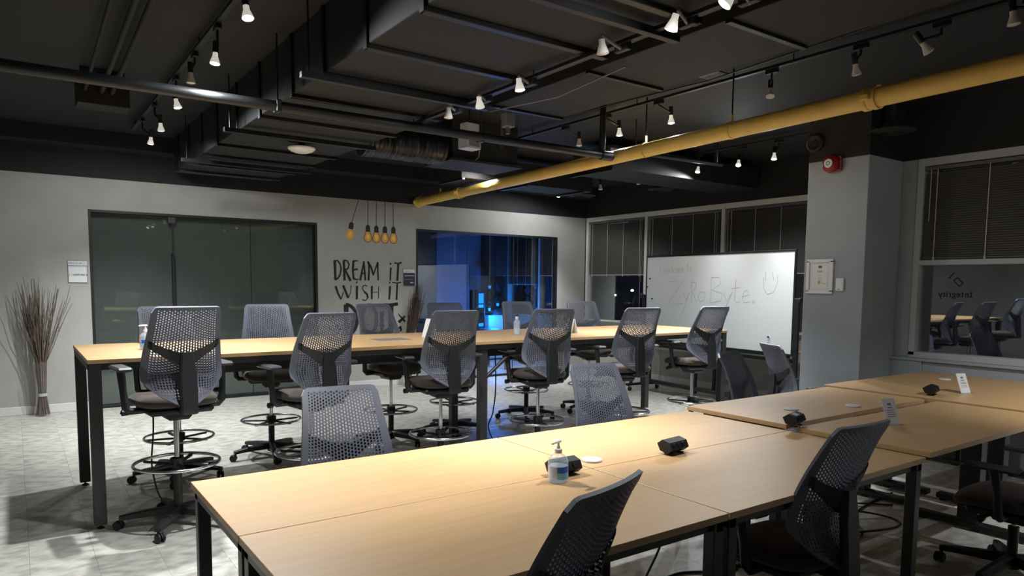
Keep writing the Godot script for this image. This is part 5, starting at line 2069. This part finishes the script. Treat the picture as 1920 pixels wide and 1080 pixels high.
func build_table_things():
	var lo := 0.735
	var hi := 1.067
	pump_bottle("clear pump bottle with a blue label on the nearest desk", Vector3(-6.742, lo, 7.547), 0.3)
	pump_bottle("clear pump bottle on the bar table seen through the raised stool's mesh", Vector3(-7.80, hi, 4.22), 0.2)
	power_box("black power box behind the pump bottle on the nearest desks", Vector3(-6.655, lo, 7.478), 0.0)
	power_box("black slanted power box on the middle seam of the plain desks", Vector3(-5.955, lo, 7.468), 0.12)
	power_box("black power box with a pale plate at the raised desks' corner gap", Vector3(-4.955, 0.762, 7.478), 0.25, true)
	power_box("black power box on the desk under the window", Vector3(-3.10, 0.772, 7.39), 0.2)
	coaster("round white coaster beside the pump bottle's power box", Vector3(-6.392, lo, 7.366))
	coaster("round white coaster nearest the corner gap on the raised desk", Vector3(-4.50, 0.762, 7.16))
	coaster("round white coaster in the middle of the raised desk", Vector3(-4.035, 0.762, 7.315))
	coaster("round white coaster on the desk under the window", Vector3(-2.08, 0.772, 7.05))
	sign_stand("clear sign stand with a white card leaning on the raised desk by the dark chair", Vector3(-4.44, 0.762, 7.78), -0.25, 0.36)
	sign_stand("clear sign stand with a white card on the desk under the window", Vector3(-2.80, 0.772, 7.50), -0.25, 0.36)
	# bar table
	var st := new_st()
	bb(st, Vector3(-6.06, hi, 4.13), Vector3(-5.76, hi + 0.003, 4.33), 0.0008)
	tag(obj("cable_flap", st, M.grey), "flat grey cable flap let into the bar table's top", "cable flap")
	var tc := thing("tent_card", "white leaning tent card beside the third near stool on the bar table", "tent card", Vector3(-5.56, hi, 4.20), -1.5)
	st = new_st()
	var lb := Basis(Vector3(1, 0, 0), -0.28)
	bx(st, lb * Vector3(0, 0.088, 0), Vector3(0.11, 0.175, 0.004), 0.001, lb)
	obj("panel", st, M.white, tc)
	st = new_st()
	var lb2 := Basis(Vector3(1, 0, 0), 0.28)
	bx(st, lb2 * Vector3(0, 0.088, 0) + Vector3(0, 0, -0.10), Vector3(0.11, 0.175, 0.004), 0.001, lb2)
	obj("rear_panel", st, M.white, tc)
	var tc2 := thing("tent_card", "white leaning tent card by the red drink pouch on the bar table", "tent card", Vector3(-4.03, hi, 4.36), -1.5)
	st = new_st()
	bx(st, lb * Vector3(0, 0.075, 0), Vector3(0.10, 0.15, 0.004), 0.001, lb)
	obj("panel", st, M.white, tc2)
	st = new_st()
	bx(st, lb2 * Vector3(0, 0.075, 0) + Vector3(0, 0, -0.09), Vector3(0.10, 0.15, 0.004), 0.001, lb2)
	obj("rear_panel", st, M.white, tc2)
	var bo := thing("clear_bottle", "clear bottle with a dark blue cap in the middle of the bar table", "bottle", Vector3(-4.62, hi, 4.30))
	st = new_st()
	lathe(st, [Vector2(0, 0.001), Vector2(0.028, 0.001), Vector2(0.032, 0.006), Vector2(0.032, 0.12), Vector2(0.028, 0.135), Vector2(0.015, 0.148), Vector2(0.014, 0.158)], 20)
	obj("body", st, M.bottle, bo)
	st = new_st()
	lathe(st, [Vector2(0, 0.004), Vector2(0.029, 0.005), Vector2(0.03, 0.01), Vector2(0.03, 0.07), Vector2(0, 0.07)], 18)
	obj("gel", st, M.gel, bo)
	st = new_st()
	lathe(st, [Vector2(0, 0.154), Vector2(0.016, 0.154), Vector2(0.016, 0.178), Vector2(0, 0.178)], 16)
	obj("cap_collar", st, M.white, bo)
	st = new_st()
	lathe(st, [Vector2(0, 0.178), Vector2(0.017, 0.178), Vector2(0.017, 0.196), Vector2(0, 0.198)], 16)
	obj("cap", st, M.navy, bo)
	var wc := thing("paper_card", "small folded pale card beside the clear bottle", "card", Vector3(-4.44, hi, 4.28), -0.6)
	st = new_st()
	bx(st, lb * Vector3(0, 0.032, 0), Vector3(0.07, 0.065, 0.002), 0.0, lb)
	obj("panel", st, M.alu, wc)
	st = new_st()
	bx(st, lb2 * Vector3(0, 0.032, 0) + Vector3(0, 0, -0.04), Vector3(0.07, 0.065, 0.002), 0.0, lb2)
	obj("rear_panel", st, M.alu, wc)
	var rp := thing("small_plant", "small dried sprig in a white pot with a red band on the bar table", "plant", Vector3(-3.90, hi, 4.20))
	st = new_st()
	lathe(st, [Vector2(0, 0), Vector2(0.025, 0), Vector2(0.03, 0.07), Vector2(0.025, 0.07), Vector2(0, 0.06)], 14)
	obj("pot", st, M.white, rp)
	st = new_st()
	lathe(st, [Vector2(0.0273, 0.025), Vector2(0.0295, 0.055)], 14)
	obj("red_band", st, M.red, rp)
	st = new_st()
	for k in 7:
		var a := k * 0.9
		tube(st, [Vector3(0, 0.06, 0), Vector3(cos(a) * 0.02, 0.11, sin(a) * 0.02), Vector3(cos(a) * 0.05, 0.14 + 0.01 * (k % 3), sin(a) * 0.05)], [0.002, 0.0025, 0.001], 5)
	obj("sprig", st, M.rubber, rp)


# ------------------------------------------------------------------ vases, cables, tape
func twig_vase(label: String, at: Vector3, n: int, h: float, spread: float, lean: Vector2, m: Material, sd: int):
	var o := thing("stick_vase", label, "vase", at)
	var st := new_st()
	lathe(st, [Vector2(0, 0.004), Vector2(0.088, 0.004), Vector2(0.09, 0.012), Vector2(0.075, 0.10), Vector2(0.058, 0.24), Vector2(0.060, 0.36), Vector2(0.080, 0.62)], 24)
	obj("glass_vase", st, M.clear, o)
	var rng := RandomNumberGenerator.new()
	rng.seed = sd
	st = new_st()
	for i in n:
		var a := rng.randf() * TAU
		var rb := sqrt(rng.randf())
		var base := Vector3(cos(a) * 0.07 * rb, 0.012, sin(a) * 0.06 * rb)
		var mid := Vector3(cos(a + 0.3) * 0.038 * rb, 0.24, sin(a + 0.3) * 0.035 * rb)
		var rim := Vector3(cos(a + 0.3) * 0.055 * rb, 0.62, sin(a + 0.3) * 0.055 * rb)
		var hh := h * (0.82 + 0.2 * rng.randf())
		var out := spread * (0.3 + 0.75 * rng.randf()) * rb
		var tip := Vector3(cos(a + 0.3) * out + lean.x, hh, sin(a + 0.3) * out * 0.45 + lean.y)
		var p := [base, mid, rim]
		for k in 4:
			var t := (k + 1) / 4.0
			var q := rim.lerp(tip, t)
			q += Vector3(rng.randf() - 0.5, 0, rng.randf() - 0.5) * 0.022
			q.z = maxf(q.z, -at.z + 0.03)
			p.append(q)
		tube(st, p, [0.0055, 0.005, 0.0046, 0.004, 0.0034, 0.0028, 0.0018], 5, false)
		if i % 3 == 0:
			var f: Vector3 = p[4]
			var g := f + Vector3((rng.randf() - 0.5) * 0.07, 0.16 + 0.08 * rng.randf(), 0.01)
			g.z = maxf(g.z, -at.z + 0.03)
			tube(st, [f, (f + g) * 0.5 + Vector3(0.006, 0, 0), g], [0.003, 0.0024, 0.0014], 4, false)
	var s := obj("sticks", st, m, o)
	s.set_meta("kind", "stuff")
	st = new_st()
	for k in 3:
		lathe(st, [Vector2(0.046, 0.225 + 0.012 * k), Vector2(0.049, 0.23 + 0.012 * k), Vector2(0.046, 0.235 + 0.012 * k)], 16)
	obj("twine", st, M.cord, o)


func cable(called: String, label: String, pts: Array, r: float, m: Material):
	var cv := Curve3D.new()
	for i in pts.size():
		var tan: Vector3 = (pts[mini(i + 1, pts.size() - 1)] - pts[maxi(i - 1, 0)]) * 0.22
		cv.add_point(pts[i], -tan, tan)
	cv.bake_interval = 0.03
	var path := Array(cv.get_baked_points())
	var st := new_st()
	tube(st, path, r, 6)
	tag(obj(called, st, m), label, "cable")


func build_floor_things():
	twig_vase("clear glass vase of tall brown sticks on the floor by the wall", Vector3(-8.33, 0, 0.17), 60, 1.56, 0.36, Vector2.ZERO, M.twig, 3)
	twig_vase("dense dark twig bundle in a vase in front of the blue office front", Vector3(-3.72, 0, 0.26), 110, 1.52, 0.16, Vector2(0.16, 0.0), M.twig_dark, 8)
	cable("power_cable", "black cable hanging from the bar table beside the middle leg", [Vector3(-4.86, 1.0, 4.28), Vector3(-4.86, 0.6, 4.30), Vector3(-4.90, 0.36, 4.32), Vector3(-4.97, 0.18, 4.36), Vector3(-4.86, 0.012, 4.5), Vector3(-4.7, 0.008, 4.9)], 0.006, M.rubber)
	cable("power_cable", "black cable hanging under the raised stool", [Vector3(-7.81, 0.99, 4.45), Vector3(-7.81, 0.6, 4.5), Vector3(-7.82, 0.22, 4.5), Vector3(-7.72, 0.012, 4.62), Vector3(-7.45, 0.008, 4.75), Vector3(-7.1, 0.008, 4.7)], 0.006, M.rubber)
	cable("power_cable", "black cable across the floor under the plain desks", [Vector3(-6.55, 0.008, 7.55), Vector3(-6.1, 0.008, 7.45), Vector3(-5.75, 0.008, 7.3), Vector3(-5.4, 0.008, 7.42), Vector3(-5.0, 0.008, 7.3)], 0.007, M.rubber)
	cable("power_cable", "black cable rising under the nearest desk", [Vector3(-6.35, 0.008, 7.6), Vector3(-6.2, 0.1, 7.5), Vector3(-6.0, 0.35, 7.47), Vector3(-5.96, 0.66, 7.47)], 0.006, M.rubber)
	cable("power_cable", "looped black cable on the floor under the raised desks", [Vector3(-4.9, 0.008, 7.2), Vector3(-4.5, 0.008, 7.5), Vector3(-4.1, 0.05, 7.3), Vector3(-3.8, 0.008, 7.5), Vector3(-4.1, 0.03, 7.62), Vector3(-4.4, 0.008, 7.35), Vector3(-3.9, 0.02, 7.15), Vector3(-3.5, 0.008, 7.35)], 0.007, M.rubber)
	cable("power_cable", "second black cable trailing toward the raised desks' feet", [Vector3(-5.3, 0.008, 7.75), Vector3(-4.8, 0.008, 7.6), Vector3(-4.3, 0.008, 7.55), Vector3(-3.9, 0.008, 7.3), Vector3(-3.2, 0.008, 7.2)], 0.007, M.rubber)
	var st := new_st()
	bb(st, Vector3(-5.2, 0.0005, 7.615), Vector3(-2.70, 0.004, 7.700))
	tag(obj("floor_tape", st, M.tape), "white tape stripe on the floor running under the raised desks", "tape")
	st = new_st()
	bb(st, Vector3(-2.785, 0.0005, 6.9), Vector3(-2.70, 0.004, 7.61))
	tag(obj("floor_tape", st, M.tape), "short white tape stripe meeting the long one at its end", "tape")
